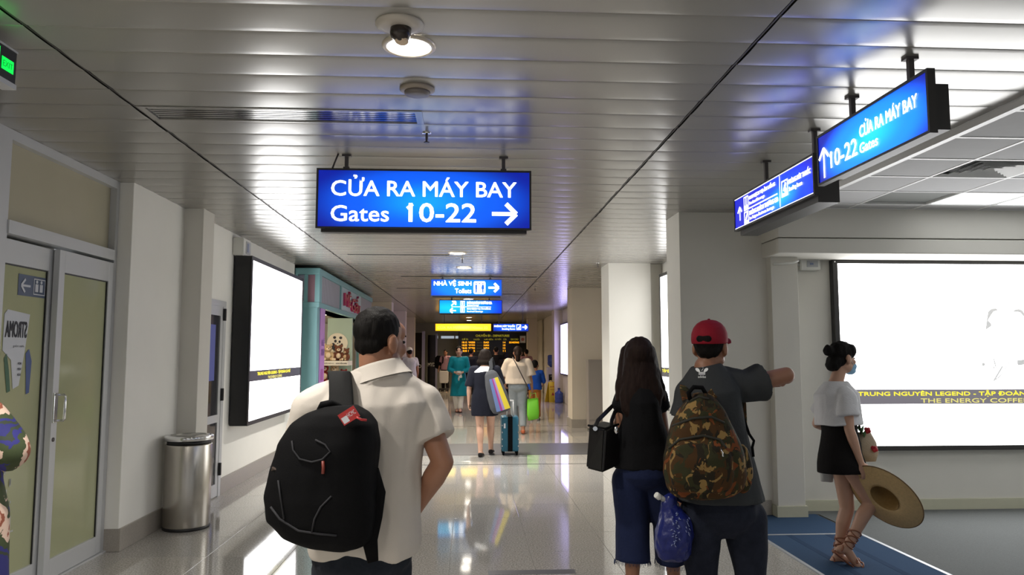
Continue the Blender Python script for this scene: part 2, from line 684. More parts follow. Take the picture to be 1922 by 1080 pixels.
for (i, j), k in SPECIAL.items():
    x0, x1, y0, y1 = GX[i], GX[i + 1], GY[j + 1], GY[j]
    if k == 'light':
        seen = (i, j) in ((2, 1), (3, 1))
        lab = {(2, 1): 'square white light panel in the tiled ceiling beside the dark grey hatch tile',
               (3, 1): 'square white light panel at the right photo edge, second from the dark grey hatch'}.get(
                   (i, j), 'added fill panel in the tiled ceiling out of view, row %d' % j)
        t = thing('ceiling_light', lab, 'light', (x0, y0, HT), None if seen else 'unseen fill lights of the side hall')
        if not seen:
            t['label'] = 'unseen added side hall fill panel, %s row toward the camera, %s from the corridor' % ({2: 'first', 6: 'second', 7: 'third', 11: 'fourth', 12: 'last'}[j], {2: 'nearest', 3: 'second', 6: 'farthest'}[i])
        bxo('light_frame', (x0 + .011, x1 - .011, y0 + .011, y1 - .011, HT + .012, HT + .05), M['tbar'], t)
        bxo('diffuser', (x0 + .03, x1 - .03, y0 + .03, y1 - .03, HT + .004, HT + .014), M['panel_glow' if seen else 'fill_panel_glow'], t)
    if k == 'vent':
        t = thing('ceiling_vent', 'square white air diffuser with slats in the tiled ceiling', 'vent', (x0, y0, HT))
        bxo('backing', (x0 + .02, x1 - .02, y0 + .02, y1 - .02, HT + .03, HT + .045), M['dark'], t)
        cx, cy = (x0 + x1) / 2, (y0 + y1) / 2
        for q in range(5):
            s = 0.94 - 0.19 * q
            hx, hy = (x1 - x0) / 2 * s, (y1 - y0) / 2 * s
            bm = bm_new()
            ring = lambda a, b, z: [bm.verts.new((cx + sx * a, cy + sy * b, z)) for sx, sy in ((-1, -1), (1, -1), (1, 1), (-1, 1))]
            r1, r2 = ring(hx, hy, HT - 0.002), ring(hx - 0.03, hy - 0.026, HT + 0.018)
            for e in range(4):
                bm.faces.new((r1[e], r1[(e + 1) % 4], r2[(e + 1) % 4], r2[e]))
            obj('vent_blade', bm, M['tbar'], t)

# ------------------------------------------------------------------ walls and columns
def wbox(name, *d, m='wall', bevel=0.006):
    bm = bm_new()
    box(bm, *d, bevel=bevel)
    return wall(name, bm, M[m])


wbox('wall_left', -3.1, -2.655, 5.98, 7.3, 0, H + .02, m='wall_left')
wbox('wall_left', -3.1, XL, 7.3, 11.45, 0, H + .02, m='wall_left')
wbox('wall_left', -3.1, XL, 17.7, YE, 0, H + .02, m='wall_warm')
wbox('wall_left', -3.1, -2.77, -5, 2.6, 0, H + .02)
wbox('wall_left', -3.4, -3.25, 2.4, 6.0, 0, H + .02)
wbox('wall_left', -4.4, -4.25, 11.3, 17.9, 0, H + .02, m='wall_warm')
wbox('wall_left', -4.4, -2.66, 11.3, 11.44, 0, H + .02)
wbox('wall_left', -4.4, -2.66, 17.72, 17.9, 0, H + .02)
wbox('column', -2.7, -2.48, 7.04, 7.34, 0, H + .01)
wbox('wall_right', XR, 3.15, 7.15, YE, 0, H + .02)
wbox('wall_right', 2.86, 9.5, 7.10, 7.3, 0, H + .02)
wbox('column', 2.0, 2.88, 6.95, 7.42, 0, H + .01)
wbox('column', 2.84, 3.10, 6.84, 7.12, 0, 2.44)
wbox('column', 2.08, 2.72, 11.0, 11.62, 0, H + .01)
wbox('wall_right', 2.66, 2.95, 11.12, 11.5, 0, H + .01)
wbox('column', 2.10, 2.72, 15.2, 15.85, 0, H + .01, m='wall_warm')
wbox('wall_right', 2.66, 2.95, 15.3, 15.7, 0, H + .01, m='wall_warm')
wbox('column', 2.66, 2.95, 23.2, 23.9, 0, H + .01, m='wall_warm')
wbox('column', 2.28, 2.66, 29.0, 29.6, 0, H + .01, m='wall_warm')
for y in (19.7, 24.0, 28.0):
    wbox('column', -2.66, -2.03, y, y + 0.5, 0, H + .01, m='wall_warm')
wbox('wall_far', -3.1, 3.2, YE, YE + .2, 0, H + .02, m='wall_grey')
wbox('wall_right', 9.3, 9.5, -5, 7.2, 0, H + .02)
# bulkhead over the wide advertisement
bm = bm_new()
box(bm, 2.80, 9.4, 6.55, 7.12, 2.555, H, bevel=0.004)
box(bm, 2.80, 9.4, 6.56, 7.12, 2.41, 2.548, bevel=0.012)
wall('wall_right', bm, M['wall'])
# skirting
def skirt(n, *d, m='base'):
    struct(bxo('baseboard_%s' % n, d, M[m], bevel=0.003))


skirt('left', -2.80, -2.64, 5.976, 7.03, 0, 0.17)
skirt('left', -2.66, -2.465, 7.03, 7.352, 0, 0.1705)
skirt('left', -2.67, -2.635, 8.27, 11.44, 0, 0.17)
skirt('right', 1.985, 2.822, 6.935, 7.43, 0, 0.14)
skirt('right', 2.825, 3.115, 6.825, 7.11, 0, 0.105, m='base_cream')
skirt('right', 3.1, 9.4, 7.08, 7.11, 0, 0.105, m='base_cream')
skirt('right', 2.06, 2.74, 10.98, 11.64, 0, 0.16)
skirt('right', 2.08, 2.74, 15.18, 15.87, 0, 0.17)

# ------------------------------------------------------------------ glazed sliding door on the left
M['film'] = mat('frosted_film_glass', (0.42, 0.435, 0.26), 0.12, var=0.12, vscale=1.3, spec=0.5)
M['film2'] = mat('frosted_transom_glass', (0.46, 0.425, 0.31), 0.26, var=0.06, vscale=3, spec=0.5)
M['dark_glass'] = mat('dark_glass', (0.02, 0.019, 0.017), 0.08, spec=0.6)
XD = -2.77
door = struct(thing('door_1', '', 'door', (XD, 5.3, 0)))
for k in ('label', 'category'):
    del door[k]
bm = bm_new()
box(bm, XD - .09, XD + .01, 4.46, 4.58, 0, H)                   # post
box(bm, XD - .09, XD + .01, 4.58, 5.93, 2.79, H)                # head
box(bm, XD - .09, XD + .01, 5.93, 5.975, 0, H)                  # jamb
box(bm, XD - .09, XD + .02, 4.58, 5.93, 2.22, 2.30)             # transom bar
obj('door_frame', bm, M['alu'], door)
bxo('pane', (XD - .05, XD - .04, 4.58, 5.93, 2.30, 2.79), M['film2'], door)
bxo('floor_track', (XD - .08, XD + .03, 4.5, 6.0, 0, 0.012), M['alu'], door)

def leaf(y0, y1, x, handle):
    bm = bm_new()
    for d in ((y0, y0 + .07, 0.015, 2.2), (y1 - .07, y1, 0.015, 2.2), (y0 + .07, y1 - .07, 2.05, 2.2), (y0 + .07, y1 - .07, 0.015, 0.145)):
        box(bm, x - .02, x + .02, d[0], d[1], d[2], d[3], bevel=0.003)
    lf = obj('door_leaf', bm, M['alu'], door)
    bxo('pane', (x - .006, x + .004, y0 + .06, y1 - .06, 0.13, 2.06), M['film'], lf)
    bm = bm_new()
    for a, b in (((y0 + .07), (y0 + .078)), ((y1 - .078), (y1 - .07))):
        box(bm, x - .008, x + .012, a, b, .145, 2.05)
    box(bm, x - .008, x + .012, y0 + .07, y1 - .07, 2.042, 2.05)
    obj('glazing_bead', bm, M['black'], lf)
    return lf


lf1 = leaf(4.3, 5.2, XD - .055, False)
lf2 = leaf(5.16, 5.92, XD - .005, True)
bm = bm_new()
box(bm, XD + .012, XD + .026, 5.165, 5.21, 1.04, 1.24, bevel=0.004)
tube(bm, [(XD + .02, 5.19, 1.225), (XD + .075, 5.19, 1.225), (XD + .082, 5.19, 1.215), (XD + .082, 5.19, 1.065),
          (XD + .075, 5.19, 1.055), (XD + .02, 5.19, 1.055)], 0.008)
obj('door_handle', bm, M['chrome'], lf2)
bm = bm_new()
lathe(bm, (XD + .012, 5.19, 0.93), [(0.014, 0), (0.014, 0.008), (0.004, 0.009)], 14, (1, 0, 0))
obj('keyhole', bm, M['rod'], lf2)
# reflections in the left leaf, imitated by flat coloured shapes on its glass
G = Face((XD - .055, 0, 0), (0, 1, 0), (0, 0, 1))
M['paper'] = mat('white_paper', (0.62, 0.64, 0.68), 0.7)
M['ink'] = mat('dark_ink', (0.03, 0.03, 0.04), 0.7)
bm = bm_new()
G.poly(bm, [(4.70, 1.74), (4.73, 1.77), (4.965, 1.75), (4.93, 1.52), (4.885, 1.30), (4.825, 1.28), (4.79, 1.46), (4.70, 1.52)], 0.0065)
obj('notice_or_reflection', bm, M['paper'], lf1)
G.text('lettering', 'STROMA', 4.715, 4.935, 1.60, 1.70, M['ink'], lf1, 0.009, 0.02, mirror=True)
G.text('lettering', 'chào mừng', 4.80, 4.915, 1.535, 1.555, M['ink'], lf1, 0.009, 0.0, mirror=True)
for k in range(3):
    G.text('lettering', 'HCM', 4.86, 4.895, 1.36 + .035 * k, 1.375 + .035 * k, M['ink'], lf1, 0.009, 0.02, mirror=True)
bm = bm_new()
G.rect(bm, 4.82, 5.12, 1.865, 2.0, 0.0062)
obj('toilet_sign_reflection', bm, mat('blue_sign_reflection', (0.07, 0.10, 0.17), 0.3), lf1)
bm = bm_new()
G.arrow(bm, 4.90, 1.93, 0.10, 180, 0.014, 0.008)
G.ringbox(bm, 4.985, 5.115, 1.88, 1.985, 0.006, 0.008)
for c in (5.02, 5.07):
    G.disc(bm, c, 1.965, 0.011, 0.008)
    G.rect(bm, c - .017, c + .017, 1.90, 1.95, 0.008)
obj('pictogram', bm, M['paper'], lf1)  # white figures of the toilet sign reflection
bm = bm_new()
random.seed(3)
for k in range(9):
    u = 4.70 + 0.021 * k
    G.rect(bm, u, u + .012, 0.42, 0.42 + random.uniform(.05, .17), 0.008)
G.rect(bm, 4.68, 4.91, 0.40, 0.412, 0.008)
for k in range(12):
    u, v = random.uniform(4.70, 4.88), random.uniform(0.55, 0.85)
    G.rect(bm, u, u + .012, v, v + random.uniform(.01, .05), 0.008)
obj('white_reflection', bm, mat('pale_reflection', (0.45, 0.47, 0.42), 0.5), lf1)
bm = bm_new()
G.poly(bm, [(4.72, 1.47), (4.745, 1.50), (4.775, 1.40), (4.80, 1.27), (4.765, 1.26)], 0.007)
obj('green_reflection', bm, mat('green_reflection', (0.03, 0.11, 0.05), 0.5), lf1)
bm = bm_new()
G.poly(bm, [(4.94, 1.50), (4.975, 1.53), (5.01, 1.45), (5.0, 1.25), (4.965, 1.24), (4.955, 1.36)], 0.007)
obj('blue_reflection', bm, mat('blue_reflection', (0.05, 0.09, 0.26), 0.5), lf1)
# dark glazing left of the door
win = struct(thing('window_1', '', 'window', (XD, 3.5, 0)))
for k in ('label', 'category'):
    del win[k]
bm = bm_new()
box(bm, XD - .09, XD + .01, 2.6, 4.46, 2.79, H)
box(bm, XD - .09, XD + .01, 2.66, 4.46, 2.22, 2.28)
box(bm, XD - .09, XD + .01, 2.66, 4.46, 0, 0.1)
box(bm, XD - .09, XD + .01, 2.6, 2.66, 0, H - .07)
obj('window_frame', bm, M['alu'], win)
bxo('pane', (XD - .05, XD - .04, 2.66, 4.46, 0.1, 2.22), M['dark_glass'], win)
bxo('pane', (XD - .05, XD - .04, 2.66, 4.46, 2.28, 2.79), mat('brown_glass', (0.10, 0.085, 0.065), 0.2), win)

# ------------------------------------------------------------------ service door beyond the pillar
d2 = struct(thing('door_2', '', 'door', (XL, 7.85, 0)))
for k in ('label', 'category'):
    del d2[k]
bm = bm_new()
box(bm, XL - .03, XL + .02, 7.36, 7.42, 0, 2.06)
box(bm, XL - .03, XL + .02, 8.17, 8.25, 0, 2.06)
box(bm, XL - .03, XL + .02, 7.42, 8.17, 2.0, 2.06)
obj('door_frame', bm, M['alu'], d2)
bm = bm_new()
for a in ((7.42, 7.48, 0.01, 2.0), (8.09, 8.17, 0.01, 2.0), (7.48, 8.09, 1.9, 2.0), (7.48, 8.09, 0.01, 0.14), (7.48, 8.09, 0.78, 0.86)):
    box(bm, XL - .01, XL + .015, a[0], a[1], a[2], a[3])
l2 = obj('door_leaf', bm, M['alu'], d2)
M['door_glass'] = mat('grey_door_glass', (0.05, 0.05, 0.055), 0.06, spec=0.7)
bxo('pane', (XL, XL + .006, 7.46, 8.11, 0.12, 0.80), M['door_glass'], l2)
bxo('pane', (XL, XL + .006, 7.46, 8.11, 0.84, 1.92), M['door_glass'], l2)
bxo('blue_poster_reflection', (XL + .006, XL + .008, 7.6, 7.97, 1.22, 1.80), mat('blue_poster_reflection', (0.10, 0.13, 0.42), 0.4), l2)  # flat blue patch imitating a poster mirrored in the glass
for z in (0.22, 1.0, 1.85):
    bxo('hinge', (XL + .015, XL + .045, 8.16, 8.19, z, z + .13), M['black'], l2, bevel=0.004)

# ------------------------------------------------------------------ advertising lightboxes
def advert(name, label, F, W, Z0, Z1, depth, power, col=(1, 1, 1), z_strip=None, bezel=0.045, lines=()):
    """F: face plane at the front of the box, u 0..W, v = height above floor"""
    t = thing(name, label, 'advertisement', F.p(W / 2, 0, 0) * 1.0)
    t.location.z = 0
    bm = bm_new()
    F.block(bm, 0, W, Z0, Z1, -depth, -0.004)
    bmesh.ops.bevel(bm, geom=list(bm.edges), offset=0.006, segments=1, affect='EDGES')
    obj('housing', bm, M['black'], t)
    bm = bm_new()
    F.block(bm, 0, bezel, Z0, Z1, -0.004, 0.008)
    F.block(bm, W - bezel, W, Z0, Z1, -0.004, 0.008)
    F.block(bm, bezel, W - bezel, Z0, Z0 + bezel, -0.004, 0.008)
    F.block(bm, bezel, W - bezel, Z1 - bezel, Z1, -0.004, 0.008)
    obj('bezel', bm, M['housing'], t)
    bm = bm_new()
    for u in (0.02, W - .02):
        for v in (Z0 + .03, (Z0 + Z1) / 2, Z1 - .03):
            F.disc(bm, u, v, 0.006, 0.0085, 8)
    struct(obj('screws', bm, M['chrome'], t), 'stuff')
    bm = bm_new()
    F.rect(bm, bezel, W - bezel, Z0 + bezel, Z1 - bezel, 0.0)
    sc = obj('lit_poster', bm, mat_glow(name + '_glow', col, power), t)
    if z_strip:
        bm = bm_new()
        F.rect(bm, bezel, W - bezel, z_strip[0], z_strip[1], 0.002)
        obj('dark_banner', bm, mat('banner_print', (0.05, 0.045, 0.055), 0.4, emit=(0.9, 0.85, 0.95), power=z_strip[2]), t)
        for body, u0, u1, v0, v1, m in lines:
            F.text('lettering', body, u0, u1, v0, v1, m, t, 0.004, 0.03)
    return t


M['yellow_glow'] = mat_glow('yellow_lit_print', srgb(240, 225, 60), 0.95)
M['yellow_glow2'] = mat_glow('pale_yellow_lit_print', srgb(215, 205, 120), 0.85)
FA = Face((-2.45, 8.5, 0), (0, 1, 0), (0, 0, 1))
advert('advertising_lightbox', 'tall black boxed advertising lightbox glowing white on the left wall', FA, 2.62, 0.70, 2.60, 0.19, AD_POWER,
       z_strip=(1.185, 1.305, 0.035), lines=(
           ('TRUNG NGUYÊN LEGEND - TẬP ĐOÀN CÀ PHÊ', 0.36, 1.95, 1.238, 1.295, M['yellow_glow']),
           ('THE ENERGY COFFEE', 0.82, 1.5, 1.196, 1.228, M['yellow_glow2'])))
FB = Face((3.53, 7.02, 0), (1, 0, 0), (0, 0, 1))
adr = advert('advertising_lightbox', 'wide white advertising lightbox on the right wall behind the woman with the hat', FB, 3.6, 0.575, 2.42, 0.075, AD_POWER,
             z_strip=(1.015, 1.155, 0.2), lines=(  # banner glow raised to imitate glare over the dark print
                 ('TRUNG NGUYÊN LEGEND - TẬP ĐOÀN CHUYÊN CÀ PHÊ NĂNG LƯỢNG', 0.20, 3.3, 1.085, 1.145, M['yellow_glow']),
                 ('THE ENERGY COFFEE THAT CHANGES LIFE', 0.82, 3.0, 1.027, 1.068, M['yellow_glow2'])))
M['grey_print'] = mat_glow('grey_lit_print', (0.6, 0.6, 0.6), 0.55)
M['faint_print'] = mat_glow('faint_lit_print', (0.95, 0.95, 0.95), 0.93)
FB.text('lettering', '[ legend ]', 0.24, 0.56, 1.955, 2.045, M['faint_print'], adr, 0.003, -0.005)
bm = bm_new()
PF = lambda x, y: ((lambda q: (q.x - 3.53, q.z))(at(1600 + x / 2.842, 480 + y / 2.842, 7.02)))
FB.poly(bm, [PF(*q) for q in ((708, 398), (716, 340), (722, 300), (740, 284), (765, 282), (777, 292), (752, 299), (736, 322), (722, 345), (738, 362), (741, 376))], 0.003)
FB.poly(bm, [PF(*q) for q in ((853, 300), (866, 289), (885, 285), (905, 292), (925, 318), (930, 345), (905, 318), (893, 304), (870, 300))], 0.003)
for a, b, w in (((752, 550), (765, 598), .012), ((800, 590), (752, 670), .016), ((752, 670), (790, 640), .01), ((790, 640), (836, 568), .008),
                ((690, 578), (705, 584), .03), ((878, 573), (925, 567), .05), ((752, 590), (756, 612), .01)):
    FB.stroke(bm, PF(*a), PF(*b), w, 0.003)
struct(obj('printed_figure', bm, M['grey_print'], adr), 'stuff')
FC = Face((2.80, 10.8, 0), (0, -1, 0), (0, 0, 1))
advert('advertising_lightbox', 'white advertising lightbox glimpsed edge on between two right columns', FC, 2.6, 0.7, 2.66, 0.12, 3.0,
       z_strip=(1.17, 1.30, 0.05), lines=(('TẬP ĐOÀN CÀ PHÊ NĂNG LƯỢNG', 0.08, 2.2, 1.225, 1.285, M['yellow_glow']),))
FD = Face((2.84, 23.1, 0), (0, -1, 0), (0, 0, 1))
advert('advertising_lightbox', 'distant lilac lit advertising lightbox on right wall beyond the water cooler', FD, 2.3, 0.85, 2.42, 0.08, 5.5,
       col=(0.52, 0.46, 1.0))

# ------------------------------------------------------------------ hanging signs
C_IN, C_MID, C_OUT = (0, .25, .75), (0, .075, .62), (0, .005, .22)


def sign(name, label, F, W, Z0, Z1, rods, back=0.10, inset=0.03, drop=0.02, tint=(C_IN, C_MID, C_OUT), core=None, axis='X', frame=M['housing'], power=SIGN_POWER, half=None):
    t = thing(name, label, 'sign', F.p(W / 2, 0, 0))
    t.location.z = 0
    t.location = F.p(W / 2, Z1, -back / 2)
    bm = bm_new()
    F.block(bm, 0, W, Z0, Z1, -0.03, -0.002)
    obj('face_frame', bm, frame, t)
    bm = bm_new()
    b = 0.013
    for d in ((0, b, Z0, Z1), (W - b, W, Z0, Z1), (b, W - b, Z0, Z0 + b), (b, W - b, Z1 - b, Z1)):
        F.block(bm, *d, -0.002, 0.006)
    obj('bezel', bm, frame, t)
    bm = bm_new()
    F.block(bm, inset, W - inset, Z0 - drop, Z1 - inset, -back, -0.03)
    obj('housing', bm, M['housing'], t)
    bm = bm_new()
    F.rect(bm, b, W - b, Z0 + b, Z1 - b, 0.0)
    c = core or (W / 2, (Z0 + Z1) / 2)
    hf = half or (W * 0.57, (Z1 - Z0) * 0.76)
    obj('lit_panel', bm, mat_backlit(name + '_lit', F.p(c[0], c[1]), *tint, hf, power, axis), t)
    for u in rods:
        bm = bm_new()
        p = F.p(u, Z1 - 0.01, -back / 2)
        box(bm, p.x - .012, p.x + .012, p.y - .012, p.y + .012, p.z, H + 0.005)
        box(bm, p.x - .03, p.x + .03, p.y - .02, p.y + .02, H - 0.012, H + 0.004)
        box(bm, p.x - .02, p.x + .02, p.y - .02, p.y + .02, p.z, p.z + .03)
        obj('hanger_rod', bm, M['rod'], t)
    return t


W = M['white_glow']
# nearest sign over the corridor
F1 = Face((-1.028, 5.0, 0), (1, 0, 0), (0, 0, 1))
s1 = sign('hanging_sign', 'large blue sign reading CỬA RA MÁY BAY Gates 10-22 over the corridor', F1, 1.448, 2.335, 2.745, (0.19, 1.26), core=(0.72, 2.52), power=1.6)
F1.text('lettering', 'CỬA RA MÁY BAY', 0.10, 1.345, 2.558, 2.70, W, s1, bold=0.012)
F1.text('lettering', 'Gates', 0.10, 0.485, 2.385, 2.492, W, s1, bold=0.012)
F1.text('lettering', '10-22', 0.62, 1.07, 2.385, 2.512, W, s1, bold=0.02)
bm = bm_new()
F1.stroke(bm, (0.607, 2.476), (0.645, 2.505), 0.02, 0.0045)
obj('numeral_flag', bm, W, s1)
bm = bm_new()
F1.arrow(bm, 1.262, 2.445, 0.165, 0, 0.026, 0.003)
obj('arrow', bm, W, s1)
bm = bm_new()
tube(bm, [(-0.93, 5.02, 2.745), (-0.89, 5.02, 2.852)], 0.006, 6)
obj('stay_wire', bm, M['rod'], s1)
# toilets sign
Y2 = 12.9
F2 = Face(((808 - 880) * Y2 / FPX, Y2, 0), (1, 0, 0), (0, 0, 1))
s2 = sign('hanging_sign', 'blue sign reading NHÀ VỆ SINH Toilets with right arrow over the corridor', F2, 1.235, 2.49, 2.785, (0.2, 1.03), frame=mat('blue_sign_frame', (0.08, 0.14, 0.4), 0.4),
          tint=(srgb(0, 150, 255), srgb(0, 132, 250), srgb(0, 75, 225)))
F2.text('lettering', 'NHÀ VỆ SINH', 0.055, 0.70, 2.655, 2.77, W, s2, bold=0.03)
F2.text('lettering', 'Toilets', 0.42, 0.70, 2.54, 2.62, W, s2, bold=0.03)
bm = bm_new()
F2.roundrect(bm, 0.74, 0.945, 2.53, 2.75, 0.03, 0.003)
pg = obj('pictogram', bm, W, s2)
bm = bm_new()
for k, c in enumerate((0.785, 0.842, 0.90)):
    F2.disc(bm, c, 2.71, 0.012, 0.0045, 10)
    if k == 1:
        F2.rect(bm, c - .004, c + .004, 2.56, 2.73, 0.0046)
    else:
        F2.poly(bm, [(c - .016, 2.69), (c + .016, 2.69), (c + (.026 if k else .016), 2.62), (c + .012, 2.61), (c + .01, 2.55), (c - .01, 2.55), (c - .012, 2.61), (c - (.026 if k else .016), 2.62)], 0.0045)
obj('pictogram_figure', bm, mat_glow('blue_lit_print', srgb(30, 110, 240), 0.8), pg)
bm = bm_new()
F2.arrow(bm, 1.085, 2.64, 0.175, 0, 0.036, 0.003)
obj('arrow', bm, W, s2)
# lounge sign
Y3 = 18.0
F3 = Face(((824 - 880) * Y3 / FPX, Y3, 0), (1, 0, 0), (0, 0, 1))
s3 = sign('hanging_sign', 'blue sign with two left arrows and two crowded lines below the toilets sign', F3, 1.52, 2.455, 2.79, (0.3, 1.21),
          tint=(srgb(0, 205, 250), srgb(0, 140, 250), srgb(0, 50, 215)), core=(0.22, 2.6), half=(1.35, 0.4))
F3.text('lettering', 'PHÒNG KHÁCH THƯƠNG GIA', 0.67, 1.27, 2.69, 2.765, W, s3, bold=0.03)
F3.text('lettering', 'Business Lounge', 0.67, 0.95, 2.635, 2.68, W, s3, bold=0.02)
F3.text('lettering', 'KHU DỊCH VỤ ĂN UỐNG', 0.67, 1.24, 2.55, 2.61, W, s3, bold=0.03)
F3.text('lettering', 'Food and Beverage', 0.67, 1.05, 2.485, 2.53, W, s3, bold=0.02)
bm = bm_new()
F3.arrow(bm, 0.345, 2.70, 0.14, 45, 0.03, 0.003)
F3.arrow(bm, 0.335, 2.53, 0.14, 180, 0.03, 0.003)
obj('arrow', bm, W, s3)
bm = bm_new()
F3.rect(bm, 0.30, 1.25, 2.615, 2.628, 0.003)
F3.ringbox(bm, 0.51, 0.615, 2.64, 2.765, 0.014, 0.0034)
F3.ringbox(bm, 0.51, 0.615, 2.485, 2.605, 0.014, 0.0034)
F3.rect(bm, 0.545, 0.58, 2.67, 2.75, 0.003)
F3.rect(bm, 0.545, 0.58, 2.50, 2.59, 0.003)
obj('pictogram', bm, W, s3)
# yellow gate sign
Y4 = 25.0
F4 = Face(((817 - 880) * Y4 / FPX, Y4, 0), (1, 0, 0), (0, 0, 1))
s4 = sign('hanging_sign', 'long yellow lit sign hanging beside the small smoking room sign', F4, 1.87, 2.245, 2.50, (0.3, 1.55),
          tint=((1, .8, .08), (1, .62, .006), (.9, .42, .0)), frame=mat('yellow_sign_frame', (0.7, 0.45, 0.02), 0.4), power=2.2)
FT = mat_glow('pale_green_print', srgb(225, 225, 110), 1.0)
F4.text('lettering', 'CỬA RA MÁY BAY   Gates 22', 0.08, 1.75, 2.32, 2.43, FT, s4)
F5 = Face(((925 - 880) * Y4 / FPX, Y4, 0), (1, 0, 0), (0, 0, 1))
s5 = sign('hanging_sign', 'small blue sign reading PHÒNG HÚT THUỐC right of the yellow sign', F5, 1.2, 2.24, 2.50, (0.2, 1.0),
          tint=(srgb(0, 110, 240), srgb(0, 80, 225), srgb(0, 40, 170)))
F5.text('lettering', 'PHÒNG HÚT THUỐC', 0.04, 0.74, 2.385, 2.475, W, s5, bold=0.03)
F5.text('lettering', 'Smoking Room', 0.30, 0.74, 2.28, 2.35, W, s5, bold=0.03)
bm = bm_new()
F5.ringbox(bm, 0.79, 0.94, 2.29, 2.47, 0.016, 0.003)
F5.stroke(bm, (0.83, 2.33), (0.91, 2.42), 0.025, 0.0034)
F5.rect(bm, 0.86, 0.90, 2.32, 2.38, 0.003)
obj('pictogram', bm, W, s5)
bm = bm_new()
F5.arrow(bm, 1.06, 2.38, 0.16, 0, 0.035, 0.003)
obj('arrow', bm, W, s5)
# two signs facing across the corridor on the right
XQ = 1.95
F6 = Face((XQ, 4.0, 0), (0, -1, 0), (0, 0, 1))
L6 = 1.02
s6 = sign('hanging_sign', 'blue sign with up arrow reading 10-22 CỬA RA MÁY BAY at upper right', F6, L6, 2.432, 2.715, (0.28, 0.80), back=0.12, inset=0.05,
          axis='Y', drop=-0.03, core=(0.55, 2.555), tint=((0, .21, .55), (0, .085, .56), (0, .002, .11)), power=4.2)
F6.text('lettering', '10-22', 0.15, 0.425, 2.498, 2.588, W, s6, bold=0.015)
F6.text('lettering', 'CỬA RA MÁY BAY', 0.455, 0.935, 2.575, 2.655, W, s6, bold=0.02)
F6.text('lettering', 'Gates', 0.45, 0.615, 2.495, 2.545, W, s6, bold=0.02)
bm = bm_new()
F6.stroke(bm, (0.143, 2.562), (0.168, 2.582), 0.014, 0.0045)
obj('numeral_flag', bm, W, s6)
bm = bm_new()
F6.arrow(bm, 0.075, 2.545, 0.165, 90, 0.016, 0.003, head=0.33)
obj('arrow', bm, W, s6)
XQ = 2.0
F7 = Face((XQ, 5.46, 0), (0, -1, 0), (0, 0, 1))
L7 = 1.31
s7 = sign('hanging_sign', 'blue sign of food and smoking room directions in two panels before the column', F7, L7, 2.415, 2.665, (0.42, 1.16), back=0.16, inset=0.03,
          axis='Y', drop=0.035, core=(0.86, 2.5), tint=((0, .15, .6), (0, .018, .5), (.001, .002, .17)), half=(0.55, 0.19), power=4.0)
bm = bm_new()
F7.rect(bm, 0.20, 0.79, 2.532, 2.54, 0.003)
F7.rect(bm, 0.825, 0.832, 2.44, 2.645, 0.003)
F7.rect(bm, 0.015, L7 - .015, 2.648, 2.652, 0.003)
F7.rect(bm, 0.015, L7 - .015, 2.43, 2.434, 0.003)
for u0, u1, v0, v1 in ((0.20, 0.285, 2.55, 2.635), (0.20, 0.285, 2.44, 2.525), (0.855, 0.95, 2.50, 2.60)):
    F7.ringbox(bm, u0, u1, v0, v1, 0.009, 0.003)
    F7.rect(bm, u0, u1, v0 - .006, v0 + .018, 0.0034)
F7.rect(bm, 0.236, 0.25, 2.565, 2.625, 0.003)
F7.stroke(bm, (0.225, 2.46), (0.265, 2.51), 0.02, 0.003)
F7.stroke(bm, (0.89, 2.53), (0.92, 2.58), 0.025, 0.003)
F7.rect(bm, 0.905, 0.93, 2.52, 2.545, 0.003)
obj('pictogram', bm, W, s7)
F7.text('lettering', 'KHU DỊCH VỤ ĂN UỐNG', 0.305, 0.755, 2.592, 2.634, W, s7, bold=0.02)
F7.text('lettering', 'Food and Beverage', 0.305, 0.58, 2.553, 2.58, W, s7, bold=0.01)
F7.text('lettering', 'PHÒNG KHÁCH THƯƠNG GIA', 0.305, 0.80, 2.485, 2.523, W, s7, bold=0.02)
F7.text('lettering', 'Le Saigon Business Lounge', 0.305, 0.73, 2.446, 2.474, W, s7, bold=0.01)
F7.text('lettering', 'PHÒNG HÚT THUỐC', 0.965, 1.265, 2.558, 2.603, W, s7, bold=0.02)
F7.text('lettering', 'Smoking Room', 0.965, 1.15, 2.505, 2.54, W, s7, bold=0.01)
bm = bm_new()
F7.arrow(bm, 0.115, 2.53, 0.10, 90, 0.012, 0.003, head=0.4)
obj('arrow', bm, W, s7)
# exit sign at the upper left
F8 = Face((-1.97, 2.95, 0), (0, 1, -0.0), (0, 0, 1))
ex = thing('exit_sign', 'green EXIT sign in a black box at the upper left ceiling', 'sign', F8.p(0.15, 2.85, -.03))
bm = bm_new()
F8.block(bm, -0.02, 0.312, 2.66, 2.80, -0.05, 0)
obj('housing', bm, M['black'], ex)
bm = bm_new()
F8.block(bm, -0.02, 0.316, 2.638, 2.66, -0.055, 0.004)
F8.block(bm, -0.02, 0.316, 2.80, 2.808, -0.055, 0.004)
F8.block(bm, 0.1, 0.13, 2.808, 2.852, -0.04, -0.01)
obj('mounting_rail', bm, M['alu'], ex)
GR = mat_glow('green_lit_print', srgb(0, 235, 75), 1.3)
bm = bm_new()
F8.rect(bm, 0.168, 0.196, 2.672, 2.786, 0.002)
F8.rect(bm, 0.21, 0.292, 2.698, 2.752, 0.002)
F8.rect(bm, 0.0, 0.15, 2.672, 2.786, 0.002)
gp = struct(obj('green_panel', bm, GR, ex), 'stuff')
F8.text('lettering', 'EXIT', 0.218, 0.284, 2.712, 2.738, mat_glow('dark_green_print', srgb(0, 130, 50), 0.8), gp, 0.003, 0.02)

